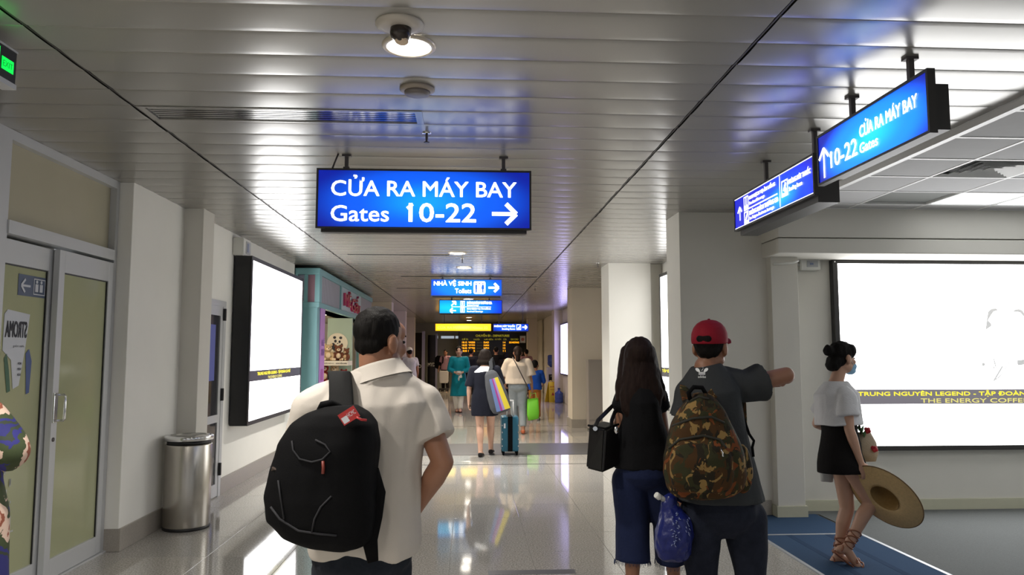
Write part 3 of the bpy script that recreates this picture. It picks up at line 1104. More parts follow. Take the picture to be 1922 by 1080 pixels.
# ------------------------------------------------------------------ ceiling fittings
LAMP = mat_glow('lamp_disc', (1.0, 0.93, 0.82), 14.0)
M['ring'] = mat('lamp_trim_ring', (0.62, 0.55, 0.45), 0.3, metal=0.3)


def downlight(x, y, r, label, group=None, col=(1.0, 0.95, 0.88), watts=LAMP_W):
    t = thing('downlight', label, 'light', (x, y, H), group)
    bm = bm_new()
    lathe(bm, (x, y, H - 0.010), [(r * 1.0, 0.006), (r * 1.0, 0.001), (r * 1.12, 0.0), (r * 1.2, 0.004), (r * 1.22, 0.012)], 28, cap=False)
    obj('trim_ring', bm, M['ring'], t)
    bm = bm_new()
    lathe(bm, (x, y, H - 0.009), [(0.001, 0.0), (r * 0.6, 0.001), (r, 0.004)], 28, cap=False)
    obj('lamp_disc', bm, LAMP, t)
    L = bpy.data.lights.new('downlight_lamp', 'SPOT')
    L.energy = watts
    L.color = col
    L.spot_size = math.radians(150)
    L.spot_blend = 0.9
    L.shadow_soft_size = 0.09
    lo = bpy.data.objects.new('downlight_lamp', L)
    COL.objects.link(lo)
    lo.parent = t
    lo.location = (0, 0, -0.03)
    return t


downlight(-0.27, 3.20, 0.098, 'bright round downlight nearest the camera beside the dome camera')
downlight(-0.16, 10.0, 0.105, 'round downlight just below the large blue gates sign', None, (1.0, 0.96, 0.9), 330)
downlight(-0.08, 11.7, 0.105, 'round downlight just above the toilets sign', None, (1.0, 0.95, 0.88), 330)
downlight(-0.02, 18.3 - 2.1, 0.105, 'round downlight hidden behind the toilets sign')
downlight(-0.02, 18.5, 0.12, 'round downlight between the toilets sign and the lounge sign')
for w_, y in zip(('first', 'second', 'third', 'fourth', 'last'), (20.6, 22.3, 25.4, 28.0, 30.5)):
    downlight(0.0, y, 0.11, w_ + ' distant downlight in the row beyond the lounge sign', 'distant downlights', (1.0, 0.74, 0.46), 260 if y > 26 else 150)
for y in (13.8, 15.6):  # extra hidden lamps, added to brighten the far hall
    downlight(-0.05, y, 0.105, ('nearer' if y < 15 else 'farther') + ' added fill downlight hidden above the toilets sign', None, (1.0, 0.84, 0.62), 240)
for x, y in ((-0.3, 0.2), (-0.3, -2.6), (-1.35, 2.2), (-1.35, 0.4)):  # unseen lamps added as fill for the left wall, floor and backs
    downlight(x, y, 0.1, 'added fill downlight behind the camera, %s on the %s' % ({0.2: 'second', -2.6: 'last', 2.2: 'first', 0.4: 'third'}[y], 'left' if x < -1 else 'middle line'), 'added fill downlights behind the camera', watts=240 if x < -1 else 90)

ds = thing('dome_camera', 'small dark ball camera on a round white ceiling plate', 'camera', (-0.29, 2.98, H))
bm = bm_new()
lathe(bm, (-0.29, 2.98, H), [(0.098, 0.004), (0.1, -0.006), (0.07, -0.016), (0.03, -0.019)], 28)
obj('mounting_plate', bm, mat('cream_plate', (0.5, 0.46, 0.4), 0.4), ds)
bm = bm_new()
lathe(bm, (-0.285, 2.985, H - .012), [(0.043, 0.0), (0.043, -0.03), (0.038, -0.045), (0.02, -0.056), (0.002, -0.058)], 20, axis=(0.1, 0.12, 1))
obj('camera_ball', bm, mat('smoked_plastic', (0.03, 0.022, 0.018), 0.25), ds)
bm = bm_new()
lathe(bm, (-0.283, 2.992, H - .062), [(0.028, 0.004), (0.03, -0.004), (0.026, -0.01)], 20, axis=(0.1, 0.2, 1))
obj('lens_ring', bm, mat('pale_lens_ring', (0.7, 0.55, 0.4), 0.3), ds)
sm = thing('smoke_detector', 'round brownish smoke detector on the ceiling above the dark vent', 'detector', (-0.27, 3.73, H))
bm = bm_new()
lathe(bm, (-0.27, 3.73, H), [(0.088, 0.004), (0.09, -0.008), (0.08, -0.016), (0.066, -0.018)], 28)
obj('base_ring', bm, mat('beige_plastic', (0.34, 0.29, 0.24), 0.4), sm)
bm = bm_new()
lathe(bm, (-0.27, 3.73, H - .018), [(0.066, 0.002), (0.064, -0.012), (0.04, -0.018), (0.002, -0.019)], 28)
obj('sensor_cap', bm, mat('brown_plastic', (0.16, 0.14, 0.13), 0.4), sm)
SPK = [(-0.265, 4.5, 'small sprinkler head beside the right end of the dark vent'),
       (0.03, 7.55, 'small sprinkler head right under the large gates sign'),
       (1.92, 11.0, 'small sprinkler head on the ceiling left of the tall white column'),
       (1.35, 15.2, 'small distant sprinkler head near the far right ceiling seam'),
       (-0.1, 10.6, 'small sprinkler head hanging just past the first round lamp')]
for x, y, lab in SPK:
    t = thing('sprinkler', lab, 'sprinkler', (x, y, H))
    bm = bm_new()
    lathe(bm, (x, y, H), [(0.03, 0.003), (0.028, -0.006), (0.01, -0.008)], 14)
    obj('escutcheon', bm, M['chrome'], t)
    bm = bm_new()
    lathe(bm, (x, y, H - .006), [(0.008, 0), (0.008, -0.03), (0.005, -0.055)], 8)
    lathe(bm, (x, y, H - .06), [(0.016, 0.003), (0.018, 0.0), (0.016, -0.003)], 12)
    obj('nozzle', bm, M['rod'], t)
# linear ceiling vent in place of one slat
vt = thing('ceiling_vent', 'long dark linear air vent between the ceiling slats', 'vent', (-1.05, 4.21, H))
bm = bm_new()
box(bm, XS0 + .012, -0.27, 4.095, 4.335, H + .018, H + .022)
obj('backing', bm, M['black'], vt)
bm = bm_new()
for d in ((XS0 + .012, -0.27, 4.092, 4.112), (XS0 + .012, -0.27, 4.318, 4.338), (XS0 + .012, XS0 + .05, 4.11, 4.32), (-0.31, -0.27, 4.11, 4.32)):
    box(bm, *d, H - .002, H + .018)
obj('vent_frame', bm, M['slat'], vt)
M['blade'] = mat('vent_blade_metal', (0.30, 0.29, 0.28), 0.16, metal=0.9)
for k in range(6):
    y = 4.127 + 0.034 * k
    bm = bm_new()
    quad(bm, (XS0 + .05, y, H + .002), (XS0 + .05, y + .024, H + .003), (-0.31, y + .024, H + .003), (-0.31, y, H + .002))
    flat('vent_blade', bm, M['blade'], vt)

# wall boxes (emergency lamps) and cable
def junction(name, label, F, u0, u1, v0, v1, d):
    t = thing(name, label, 'box', F.p((u0 + u1) / 2, v0, 0))
    bm = bm_new()
    F.block(bm, u0, u1, v0, v1, 0, d)
    bmesh.ops.bevel(bm, geom=list(bm.edges), offset=0.008, segments=2, affect='EDGES')
    obj('box_body', bm, M['white_plastic'], t)
    bm = bm_new()
    w = (u1 - u0)
    F.block(bm, u0 + w * .32, u0 + w * .86, v0 + .03, v1 - .03, d, d + .006)
    obj('cover', bm, mat('grey_plastic', (0.42, 0.43, 0.45), 0.3), t)
    bm = bm_new()
    F.block(bm, u0 + w * .45, u0 + w * .62, v0 + .05, v1 - .05, d + .006, d + .01)
    obj('indicator', bm, mat('blue_grey_plastic', (0.2, 0.25, 0.4), 0.3), t)
    return t


junction('junction_box', 'small white emergency light box above the tall left lightbox', Face((XL, 8.5, 0), (0, 1, 0), (0, 0, 1)), -0.05, 0.25, 2.60, 2.80, 0.12)
junction('junction_box', 'small white box on the wall beside the wide right lightbox', Face((3.22, 7.10, 0), (1, 0, 0), (0, 0, 1)), 0.0, 0.2, 2.31, 2.43, 0.06)
bm = bm_new()
tube(bm, [(2.86, 6.83, 2.34), (2.95, 6.83, 2.345), (3.05, 6.83, 2.355), (3.10, 6.83, 2.375), (3.12, 6.88, 2.38), (3.16, 7.05, 2.375), (3.24, 7.07, 2.36)], 0.012)
tag(obj('cable', bm, M['white_plastic']), 'white cable looping under the bulkhead to the small wall box', 'cable')

# ------------------------------------------------------------------ steel bin
tb = thing('trash_bin', 'round stainless steel bin standing against the left pillar', 'bin', (-2.435, 6.76, 0))
bx, by = -2.435, 6.76
bm = bm_new()
lathe(bm, (bx, by, 0), [(0.19, 0.0), (0.193, 0.01), (0.193, 0.025)], 40)
obj('base', bm, M['black'], tb)
bm = bm_new()
lathe(bm, (bx, by, 0), [(0.19, 0.022), (0.192, 0.03), (0.192, 0.71), (0.188, 0.718)], 48)
obj('body', bm, M['steel'], tb)
bm = bm_new()
lathe(bm, (bx, by, 0), [(0.178, 0.715), (0.178, 0.752)], 40)
obj('gap_ring', bm, M['black'], tb)
bm = bm_new()
lathe(bm, (bx, by, 0), [(0.196, 0.75), (0.20, 0.755), (0.20, 0.782), (0.196, 0.79), (0.15, 0.795), (0.148, 0.785), (0.02, 0.785)], 48)
obj('lid', bm, M['chrome'], tb)

# ------------------------------------------------------------------ toy shop
M['teal'] = mat('teal_paint', (0.17, 0.36, 0.38), 0.45)
M['pink'] = mat('lilac_pink_panel', (0.44, 0.20, 0.52), 0.4, var=0.12, vscale=6)
M['mint'] = mat('mint_wall', (0.42, 0.55, 0.47), 0.6)
M['ribs'] = mat('lilac_ribbed_panel', (0.40, 0.40, 0.46), 0.5)
M['sky'] = mat('pale_blue_panel', (0.40, 0.52, 0.60), 0.4)
M['pinkmetal'] = mat('glossy_pink_letters', (0.45, 0.03, 0.12), 0.2)
XSF = -2.3
shop = thing('toy_shop', 'teal and lilac toy shop front on the left after the tall lightbox', 'shop', (XSF, 14.5, 0))
bm = bm_new()
box(bm, -2.64, XSF, 11.46, 11.66, 0, 2.23)
obj('side_post', bm, M['teal'], shop)
bm = bm_new()
box(bm, -2.64, XSF + .03, 11.44, 17.7, 2.70, 2.80, bevel=.01)
box(bm, -2.64, XSF + .03, 11.44, 17.7, 2.20, 2.28, bevel=.01)
box(bm, -2.34, XSF + .03, 11.44, 11.62, 2.28, 2.70)
box(bm, -2.50, -2.455, 11.44, 11.6, 2.28, 2.70)
box(bm, -2.64, -2.60, 11.44, 11.6, 2.28, 2.70)
box(bm, -2.66, -2.64, 11.5, 17.7, 2.2, 2.8)
box(bm, -2.36, XSF + .03, 13.36, 13.46, 2.28, 2.70)
obj('fascia_frame', bm, M['teal'], shop)
bxo('fascia_panel', (-2.455, -2.34, 11.50, 11.56, 2.28, 2.70), mat('rose_panel', (0.42, 0.22, 0.27), 0.5), shop)
bxo('fascia_panel', (-2.60, -2.50, 11.50, 11.56, 2.28, 2.70), mat('pale_lilac_panel', (0.5, 0.5, 0.62), 0.5), shop)
for a, b in ((11.62, 13.36), (15.95, 17.68)):
    rp = bxo('fascia_panel', (-2.40, XSF, a, b, 2.28, 2.70), M['ribs'], shop)
    bm = bm_new()
    y = a + .03
    while y < b - .03:
        box(bm, XSF, XSF + .012, y, y + .025, 2.285, 2.695)
        y += 0.055
    struct(obj('rib', bm, M['ribs'], rp), 'stuff')
sp = bxo('sign_panel', (-2.40, XSF + .01, 13.46, 15.95, 2.28, 2.70), M['sky'], shop)
FS = Face((XSF + .012, 13.46, 0), (0, 1, 0), (0, 0, 1))
FS.text('sign_letter', 'MÊ', 0.25, 0.95, 2.37, 2.67, M['pinkmetal'], sp, 0.0, 0.03, depth=0.04)
FS.text('sign_letter', 'Gấu', 1.05, 2.15, 2.31, 2.66, M['pinkmetal'], sp, 0.0, 0.02, depth=0.04, shear=0.3)
pk = bxo('pink_panel', (-2.33, XSF + .012, 11.66, 12.03, 0.02, 2.2), M['pink'], shop)
FP = Face((XSF + .013, 11.66, 0), (0, 1, 0), (0, 0, 1))
MP = mat('purple_print', (0.22, 0.10, 0.36), 0.5)
FP.text('lettering', 'BÉ', 0.12, 0.33, 1.62, 1.74, MP, pk, 0.002)
FP.text('lettering', 'XINH', 0.10, 0.34, 1.47, 1.57, MP, pk, 0.002)
bm = bm_new()
FP.rect(bm, 0.09, 0.30, 1.08, 1.26, 0.002)
FP.rect(bm, 0.12, 0.2, 0.86, 1.0, 0.002)
obj('printed_square', bm, mat('magenta_print', (0.32, 0.08, 0.32), 0.5), pk)
bxo('partition', (-2.80, XSF - .02, 15.0, 15.1, 0, 2.2), M['mint'], shop)
bxo('shop_ceiling', (-4.25, XSF - .04, 11.5, 17.7, 2.2, 2.24), mat('shop_ceiling_paint', (0.5, 0.45, 0.33), 0.7), shop)
bxo('side_post', (-2.6, XSF, 17.5, 17.7, 0, 2.2), M['teal'], shop)
shelf_m = mat('white_shelf', (0.72, 0.69, 0.62), 0.4)
for z in (1.27, 0.86, 0.4):
    sh = bxo('shelf', (-2.86, -2.30, 14.42, 14.99, z, z + .09), shelf_m, shop, bevel=.004)
    if z > 1:
        FH = Face((-2.86, 14.418, 0), (1, 0, 0), (0, 0, 1))
        FH.text('lettering', 'GẤU BÔNG', 0.12, 0.30, z + .035, z + .06, M['ink'], sh, 0.002)
        FH.text('lettering', 'KHUYẾN MÃI', 0.34, 0.54, z + .03, z + .065, M['ink'], sh, 0.002)
# round panda logo plate
FW = Face((-2.60, 14.985, 1.70), (1, 0, 0), (0, 0, 1))
pl = thing('round_sign', 'round white sign with black panda logo inside the toy shop', 'sign', FW.p(0, -0.21))
bm = bm_new()
lathe(bm, FW.p(0, 0, -0.012), [(0.205, 0.0), (0.205, 0.02), (0.20, 0.024)], 40, FW.N)
obj('plate', bm, mat('cream_plate_lit', (0.80, 0.74, 0.62), 0.5), pl)  # one even cream colour over the whole plate
bm = bm_new()
D = 0.016
for u, v, a, b in ((-.045, .105, .024, .022), (.055, .10, .024, .022), (-.03, .045, .020, .024), (.038, .035, .018, .022),
                   (.008, .008, .011, .008), (-.065, -.035, .032, .05), (-.03, -.075, .05, .030), (.05, -.06, .028, .045), (.075, -.02, .018, .028)):
    FW.disc(bm, u * 1.2, v * 1.2 - .01, a * 1.25, D, 16, b * 1.25)
    D += 0.0002
obj('panda_mark', bm, M['ink'], pl)
FW.text('lettering', 'WWF', -0.075, 0.075, -0.165, -0.115, M['ink'], pl, 0.016, 0.03)


def plush(x, y, z, s, m, m2, label, rz=0.0, ears=True):
    t = thing('plush_toy', label, 'toy', (x, y, z), None)
    bm = bm_new()
    R = Matrix.Rotation(rz, 3, 'Z')
    P = lambda a, b, c: V3((x, y, z)) + R @ V3((a * s, b * s, c * s))
    ell(bm, P(0, 0, .105), (.095 * s, .085 * s, .105 * s))
    ell(bm, P(0, -.02, .26), (.085 * s, .078 * s, .08 * s))
    for sx in (-1, 1):
        chain(bm, [(P(sx * .08, -.03, .16), .035 * s), (P(sx * .10, -.09, .08), .032 * s)], 10)
        chain(bm, [(P(sx * .06, -.03, .04), .04 * s), (P(sx * .085, -.14, .035), .035 * s)], 10)
        if ears:
            ell(bm, P(sx * .068, -.01, .335), (.03 * s, .018 * s, .03 * s))
    obj('body', bm, m, t)
    bm = bm_new()
    ell(bm, P(0, -.088, .245), (.042 * s, .035 * s, .034 * s))
    ell(bm, P(0, -.07, .11), (.055 * s, .03 * s, .06 * s))
    for sx in (-1, 1):
        ell(bm, P(sx * .085, -.172, .035), (.027 * s, .01 * s, .027 * s))
    struct(obj('muzzle', bm, m2, t), 'stuff')
    bm = bm_new()
    for sx in (-1, 1):
        ell(bm, P(sx * .032, -.092, .285), (.01 * s, .008 * s, .01 * s), None, 8, 6)
    ell(bm, P(0, -.122, .257), (.014 * s, .01 * s, .01 * s), None, 8, 6)
    struct(obj('face', bm, M['black'], t), 'stuff')


fb = mat('beige_plush', (0.55, 0.42, 0.26), 0.9, bump=0.5, bscale=120)
fbr = mat('brown_plush', (0.16, 0.055, 0.03), 0.9, bump=0.5, bscale=120)
fr = mat('red_plush', (0.30, 0.03, 0.025), 0.9, bump=0.4, bscale=120)
fw = mat('cream_plush', (0.72, 0.60, 0.45), 0.9, bump=0.4, bscale=120)
plush(-2.715, 14.62, 1.36, 0.92, fb, fw, 'beige plush toy with round ears sitting under the round panda sign', 0.3)
plush(-2.52, 14.66, 1.36, 0.86, fbr, fw, 'dark brown plush toy in the middle of the upper shelf', 0.2)
plush(-2.355, 14.62, 1.36, 0.68, fbr, fb, 'small brown plush toy at the right end of the upper shelf', -0.5)
plush(-2.82, 14.55, 1.36, 0.36, fb, fw, 'tiny beige plush toy at the left end of the upper shelf', 0.4)
plush(-2.79, 14.66, 0.95, 1.05, fr, fw, 'red plush toy on the lower shelf beside the pink panel', 0.3)
plush(-2.58, 14.66, 0.95, 0.98, fb, fw, 'beige plush toy in the middle of the lower shelf', 0.0)
plush(-2.40, 14.62, 0.95, 0.70, fr, fw, 'small red plush toy at the right of the lower shelf', -0.2)
t = thing('shop_lamp', 'round ceiling lamp glowing inside the toy shop', 'light', (-2.30 - .28, 13.6, 2.2))
for i, (x, y) in enumerate(((-2.66, 13.6), (-3.4, 13.2))):
    if i:
        t = thing('shop_lamp', 'round ceiling lamp deeper inside the toy shop', 'light', (x, y, 2.2))
    else:
        t.location = (x, y, 2.2)
    bm = bm_new()
    lathe(bm, (x, y, 2.192), [(0.001, 0.0), (0.07, 0.001), (0.075, 0.006)], 20, cap=False)
    obj('lamp_disc', bm, LAMP, t)
    bm = bm_new()
    lathe(bm, (x, y, 2.190), [(0.076, 0.006), (0.09, 0.0), (0.095, 0.01)], 20, cap=False)
    obj('trim_ring', bm, M['tbar'], t)
    L = bpy.data.lights.new('shop_lamp_light', 'POINT')
    L.energy = 18
    L.color = (1, 0.82, 0.58)
    L.shadow_soft_size = 0.07
    lo = bpy.data.objects.new('shop_lamp_light', L)
    COL.objects.link(lo)
    lo.parent = t
    lo.location = (0, 0, -0.08)

# ------------------------------------------------------------------ far end
fbd = thing('flight_board', 'black departures board with amber rows at the far end', 'board', (1.08, 32.3, 0))
FF = Face((-0.46, 32.2, 0), (1, 0, 0), (0, 0, 1))
bm = bm_new()
FF.block(bm, 0, 3.08, 0.15, 2.46, -0.2, -0.01)
FF.block(bm, 0.1, 0.3, 0.0, 0.15, -0.2, -0.05)
FF.block(bm, 2.78, 2.98, 0.0, 0.15, -0.2, -0.05)
obj('housing', bm, M['black'], fbd)
bm = bm_new()
FF.rect(bm, 0.05, 3.03, 0.3, 2.42, -0.004)
obj('screen', bm, mat('board_screen', (0.008, 0.007, 0.006), 0.2), fbd)
OL = mat_glow('olive_lit_print', srgb(150, 140, 30), 0.8)
AM = mat_glow('amber_led', srgb(255, 170, 20), 1.5)
DG = mat_glow('dim_led', srgb(70, 62, 30), 0.8)
FF.text('lettering', 'CHUYẾN ĐI - DEPARTURES', 0.75, 2.2, 2.22, 2.36, OL, fbd, 0.0, 0.02)
for body, u0, u1 in (('GIỜ ĐI', .16, .42), ('CHUYẾN', .66, .92), ('NƠI ĐẾN', 1.12, 1.5), ('DỰ KIẾN', 1.58, 1.84), ('CỬA', 1.94, 2.08), ('GHI CHÚ', 2.26, 2.58)):
    FF.text('lettering', body, u0, u1, 2.07, 2.17, OL, fbd, 0.0, 0.0)
rows = [('18:15', 'VN358', 'DAD', '14', 'BOARDING'), ('18:25', 'VJ1626', 'HAN', '10', ''), ('18:40', 'VN252', 'HPH', '12', ''), ('18:55', 'BL592', 'CXR', '11', '')]
for i, (a, b, c, d, e) in enumerate(rows):
    z = 1.94 - 0.122 * i
    FF.text('lettering', a, .17, .38, z, z + .075, AM, fbd, 0.0, 0.03)
    FF.text('lettering', b, .44, .72, z, z + .075, AM, fbd, 0.0, 0.03)
    FF.text('lettering', c, 1.1, 1.32, z, z + .075, AM, fbd, 0.0, 0.03)
    FF.text('lettering', d, 1.93, 2.03, z, z + .075, AM, fbd, 0.0, 0.03)
    FF.text('lettering', 'SÀI GÒN', .80, 1.04, z, z + .07, DG, fbd, 0.0, 0.0)
    if e:
        FF.text('lettering', e, 2.2, 2.62, z, z + .075, AM, fbd, 0.0, 0.03)
bm = bm_new()
FF.rect(bm, 2.66, 2.90, 1.96, 2.26, 0.004)
nt_ = obj('notice_or_reflection', bm, M['paper'], fbd)
bm = bm_new()
FF.disc(bm, 2.78, 2.11, 0.07, 0.006)
obj('printed_mark', bm, mat('pink_print', (0.45, 0.15, 0.15), 0.6), nt_)
# pale strip windows in the far wall left of the board
for i, (a, b) in enumerate(((-1.52, -1.38), (-1.24, -0.66), (-0.60, -0.44))):
    w = struct(thing('window_%d' % (2 + i), '', 'window', (a, YE, 2.2)))
    for k in ('label', 'category'):
        del w[k]
    bxo('pane', (a, b, YE - .01, YE - .004, 2.17, 2.28), mat_glow('daylight_pane_%d' % i, (0.55, 0.65, 0.75), 0.6), w)
    bm = bm_new()
    for d in ((a - .02, a, 2.15, 2.30), (b, b + .02, 2.15, 2.30), (a, b, 2.15, 2.17), (a, b, 2.28, 2.30)):
        box(bm, d[0], d[1], YE - .02, YE - .001, d[2], d[3])
    obj('window_frame', bm, M['alu'], w)
# black glazed shop on the far left
bs = thing('black_shop_screen', 'black glazed shop panels with white letters MYD at far left', 'shop', (-2.1, 30.5, 0))
bxo('glass_panel', (-2.64, -1.90, 30.5, 30.54, 0.0, 2.34), mat('black_glass', (0.006, 0.006, 0.007), 0.07), bs)
bxo('glass_panel', (-1.78, -1.40, 32.6, 32.64, 0.0, 2.3), bpy.data.materials['black_glass'], bs)
bxo('steel_post', (-1.90, -1.78, 30.45, 30.60, 0, 2.40), mat('lilac_steel', (0.36, 0.35, 0.48), 0.3, metal=0.5), bs)
bxo('steel_post', (-1.44, -1.36, 32.55, 32.66, 0, 2.36), bpy.data.materials['lilac_steel'], bs)
FM = Face((-2.6, 30.49, 0), (1, 0, 0), (0, 0, 1))
wp = mat('white_print', (0.6, 0.6, 0.58), 0.5)
FM.text('lettering', 'MYD', 0.32, 0.68, 0.92, 1.06, wp, bs, 0.004, 0.01)
FM.text('lettering', 'saigon', 0.22, 0.42, 0.82, 0.88, wp, bs, 0.004, 0.0)
FM2 = Face((-1.78, 32.59, 0), (1, 0, 0), (0, 0, 1))
FM2.text('lettering', 'MYD', 0.02, 0.32, 0.95, 1.10, wp, bs, 0.004, 0.01)

# water cooler, jug, wet floor sign
wc = thing('water_cooler', 'white water cooler with a blue bottle on top by the far right wall', 'water cooler', (2.73, 24.6, 0))
bm = bm_new()
box(bm, 2.57, 2.90, 24.5, 24.84, 0.0, 1.05, bevel=.025)
obj('cabinet', bm, mat('lilac_white_plastic', (0.68, 0.66, 0.78), 0.35), wc)
bm = bm_new()
box(bm, 2.62, 2.85, 24.485, 24.51, 0.62, 0.82)
obj('tap_recess', bm, M['black'], wc)
bm = bm_new()
for x in (2.69, 2.78):
    tube(bm, [(x, 24.49, 0.78), (x, 24.44, 0.78), (x, 24.435, 0.74)], 0.012, 8)
obj('taps', bm, M['chrome'], wc)
M['bottle_blue'] = mat('blue_water_bottle', (0.03, 0.07, 0.32), 0.12, spec=0.7)
bm = bm_new()
lathe(bm, (2.735, 24.67, 1.03), [(0.05, 0), (0.06, 0.04), (0.125, 0.09), (0.135, 0.12), (0.135, 0.20), (0.128, 0.215), (0.135, 0.23), (0.135, 0.33), (0.128, 0.345), (0.135, 0.36), (0.13, 0.40), (0.10, 0.425)], 24)
obj('bottle', bm, M['bottle_blue'], wc)
jg = thing('water_jug', 'blue water jug standing on the floor right of the yellow sign', 'jug', (3.0 - .16, 22.4 + .3, 0))
bm = bm_new()
lathe(bm, (2.76, 22.9, 0), [(0.115, 0.0), (0.13, 0.015), (0.13, 0.10), (0.122, 0.115), (0.13, 0.13), (0.13, 0.22), (0.122, 0.235), (0.13, 0.25), (0.125, 0.30), (0.05, 0.355), (0.035, 0.365), (0.035, 0.42)], 24)
obj('bottle', bm, M['bottle_blue'], jg)
bm = bm_new()
lathe(bm, (2.76, 22.9, 0.41), [(0.04, 0), (0.04, 0.035), (0.03, 0.04)], 14)
obj('cap', bm, mat('dark_blue_cap', (0.02, 0.03, 0.12), 0.4), jg)
ws = thing('wet_floor_sign', 'yellow folding wet floor sign before the water cooler', 'sign', (2.5, 23.3, 0))
M['yel'] = mat('yellow_plastic', (0.62, 0.43, 0.02), 0.4)
ang = math.radians(25)
Rz = Matrix.Rotation(ang, 3, 'Z')
O = V3((2.57, 23.3, 0))
for s in (-1, 1):
    bm = bm_new()
    q = lambda a, b, c: O + Rz @ V3((a, b, c))
    lo_, hi = 0.14, 0.015
    vs = []
    for tck in (0, 0.012):
        for a, b, c in ((-.15, s * lo_ + tck, 0), (.15, s * lo_ + tck, 0), (.10, s * hi + tck, .62), (-.10, s * hi + tck, .62)):
            vs.append(bm.verts.new(q(a, b, c)))
    for f in ((0, 1, 2, 3), (7, 6, 5, 4), (0, 4, 5, 1), (1, 5, 6, 2), (2, 6, 7, 3), (3, 7, 4, 0)):
        bm.faces.new([vs[i] for i in f])
    pn = obj('board', bm, M['yel'], ws)
    if s < 0:
        d = (q(0, -hi, .62) - q(0, -lo_, 0)).normalized()
        Fw = Face(q(0, -lo_, 0), Rz @ V3((1, 0, 0)), d)
        rd = mat('red_print', (0.35, 0.03, 0.02), 0.5)
        bm = bm_new()
        Fw.poly(bm, [(-.055, .21), (.055, .21), (0, .31)], 0.002)
        obj('warning_mark', bm, rd, pn)
        Fw.text('lettering', 'SÀN ƯỚT', -.075, .075, .46, .51, rd, pn, 0.002)
        Fw.text('lettering', 'WET FLOOR', -.075, .075, .38, .41, rd, pn, 0.002)
bm = bm_new()
tube(bm, [O + Rz @ V3((-.05, 0, .62)), O + Rz @ V3((-.03, 0, .655)), O + Rz @ V3((.03, 0, .655)), O + Rz @ V3((.05, 0, .62))], 0.01)
obj('carry_handle', bm, M['yel'], ws)
cb = thing('hose_cabinet', 'grey metal cabinet standing beside the tan column at right', 'cabinet', (2.42, 14.6, 0))
bxo('body', (2.36, 2.64, 14.72, 15.0, 0.03, 1.38), mat('taupe_metal', (0.27, 0.24, 0.22), 0.45), cb, bevel=.006)
bxo('door', (2.375, 2.625, 14.705, 14.72, 0.2, 1.36), mat('taupe_metal_door', (0.25, 0.225, 0.205), 0.4), cb, bevel=.004)
bxo('plinth', (2.38, 2.64, 14.74, 15.0, 0.0, 0.05), M['black'], cb)

# ------------------------------------------------------------------ people
M['skin'] = mat('skin_tan', (0.30, 0.14, 0.08), 0.5, var=0.08, vscale=20, bump=0.03, bscale=200)
M['skin_light'] = mat('skin_light', (0.50, 0.29, 0.20), 0.5, var=0.07, vscale=20, bump=0.03, bscale=200)
M['hair'] = mat('black_hair', (0.006, 0.005, 0.0045), 0.65, bump=0.35, bscale=40, stretch=(6, 6, 0.5), spec=0.12)
M['hair_brown'] = mat('dark_brown_hair', (0.016, 0.008, 0.006), 0.65, bump=0.4, bscale=40, stretch=(6, 6, 0.4), spec=0.15, var=0.5, vscale=14)
M['eye'] = mat('dark_eye', (0.01, 0.008, 0.007), 0.2)
M['lip'] = mat('lips', (0.33, 0.10, 0.08), 0.45)


def cloth(name, c, rough=0.85, var=0.06, vs=14.0, b=0.25, bs=90, sheen=0.02):
    return mat(name, c, rough, var=var, vscale=vs, bump=b, bscale=bs, spec=0.08, sheen=sheen)


def template(x, y, yaw, h, **over):
    """joints of a standing figure; yaw degrees clockwise from facing down the corridor"""
    a = math.radians(yaw)
    R, F = V3((math.cos(a), -math.sin(a), 0)), V3((math.sin(a), math.cos(a), 0))
    L = lambda p: V3((x, y, 0)) + (R * p[0] + F * p[1] + V3((0, 0, p[2]))) * h
    J = dict(neck=(0, -.012, .835), head=(0, .012, .925), shL=(-.108, 0, .805), shR=(.108, 0, .805),
             elL=(-.135, -.02, .63), elR=(.135, -.02, .63), wrL=(-.14, .02, .49), wrR=(.14, .02, .49),
             hipL=(-.052, 0, .52), hipR=(.052, 0, .52), knL=(-.056, .01, .285), knR=(.056, .01, .285),
             anL=(-.058, -.015, .045), anR=(.058, -.015, .045))
    J.update({k: v for k, v in over.items() if k in J})
    J = {k: L(v) for k, v in J.items()}
    J['R'], J['F'], J['h'], J['base'] = R, F, h, V3((x, y, 0))
    for k in ('Hf', 'handL', 'handR', 'footL', 'footR'):
        if k in over:
            v = over[k]
            J[k] = (R * v[0] + F * v[1] + V3((0, 0, v[2]))).normalized()
    return J


def head_axes(J):
    f = V3(J.get('Hf', J['F'])).normalized()
    u = V3((0, 0, 1))
    r = f.cross(u).normalized()
    u = r.cross(f)
    return r, f, u


def headpt(J):
    r, f, u = head_axes(J)
    k = J['h'] / 1.68 * J.get('hs', 1.0)
    c = J['head']
    return (lambda a, b, d: c + (r * a + f * b + u * d) * k), Matrix((r, f, u)).transposed(), k


def spine(J, s):
    pel = (J['hipL'] + J['hipR']) / 2
    return pel.lerp(J['neck'], s)


def torso_rings(J, prof, hw, swx=None):
    """prof: (s along spine, width factor, depth in units of h, forward shift)"""
    sv = (J['shR'] - J['shL'])
    sw = sv.length / 2
    sv.normalize()
    hv = (J['hipR'] - J['hipL']).normalized()
    up = (J['neck'] - (J['hipL'] + J['hipR']) / 2).normalized()
    out = []
    for s, rx, ry, fs in prof:
        t = max(0, min(1, s))
        r = hv.lerp(sv, t).normalized()
        f = up.cross(r).normalized()
        c = spine(J, s) if s >= 0 else spine(J, 0) + V3((0, 0, s * (J['neck'] - spine(J, 0)).length))
        w = rx * (hw if s < 0.3 else hw + (sw - hw) * min(1, (s - 0.3) / 0.5))
        out.append((c + f * fs * J['h'], r * w, f * ry * J['h']))
    return out


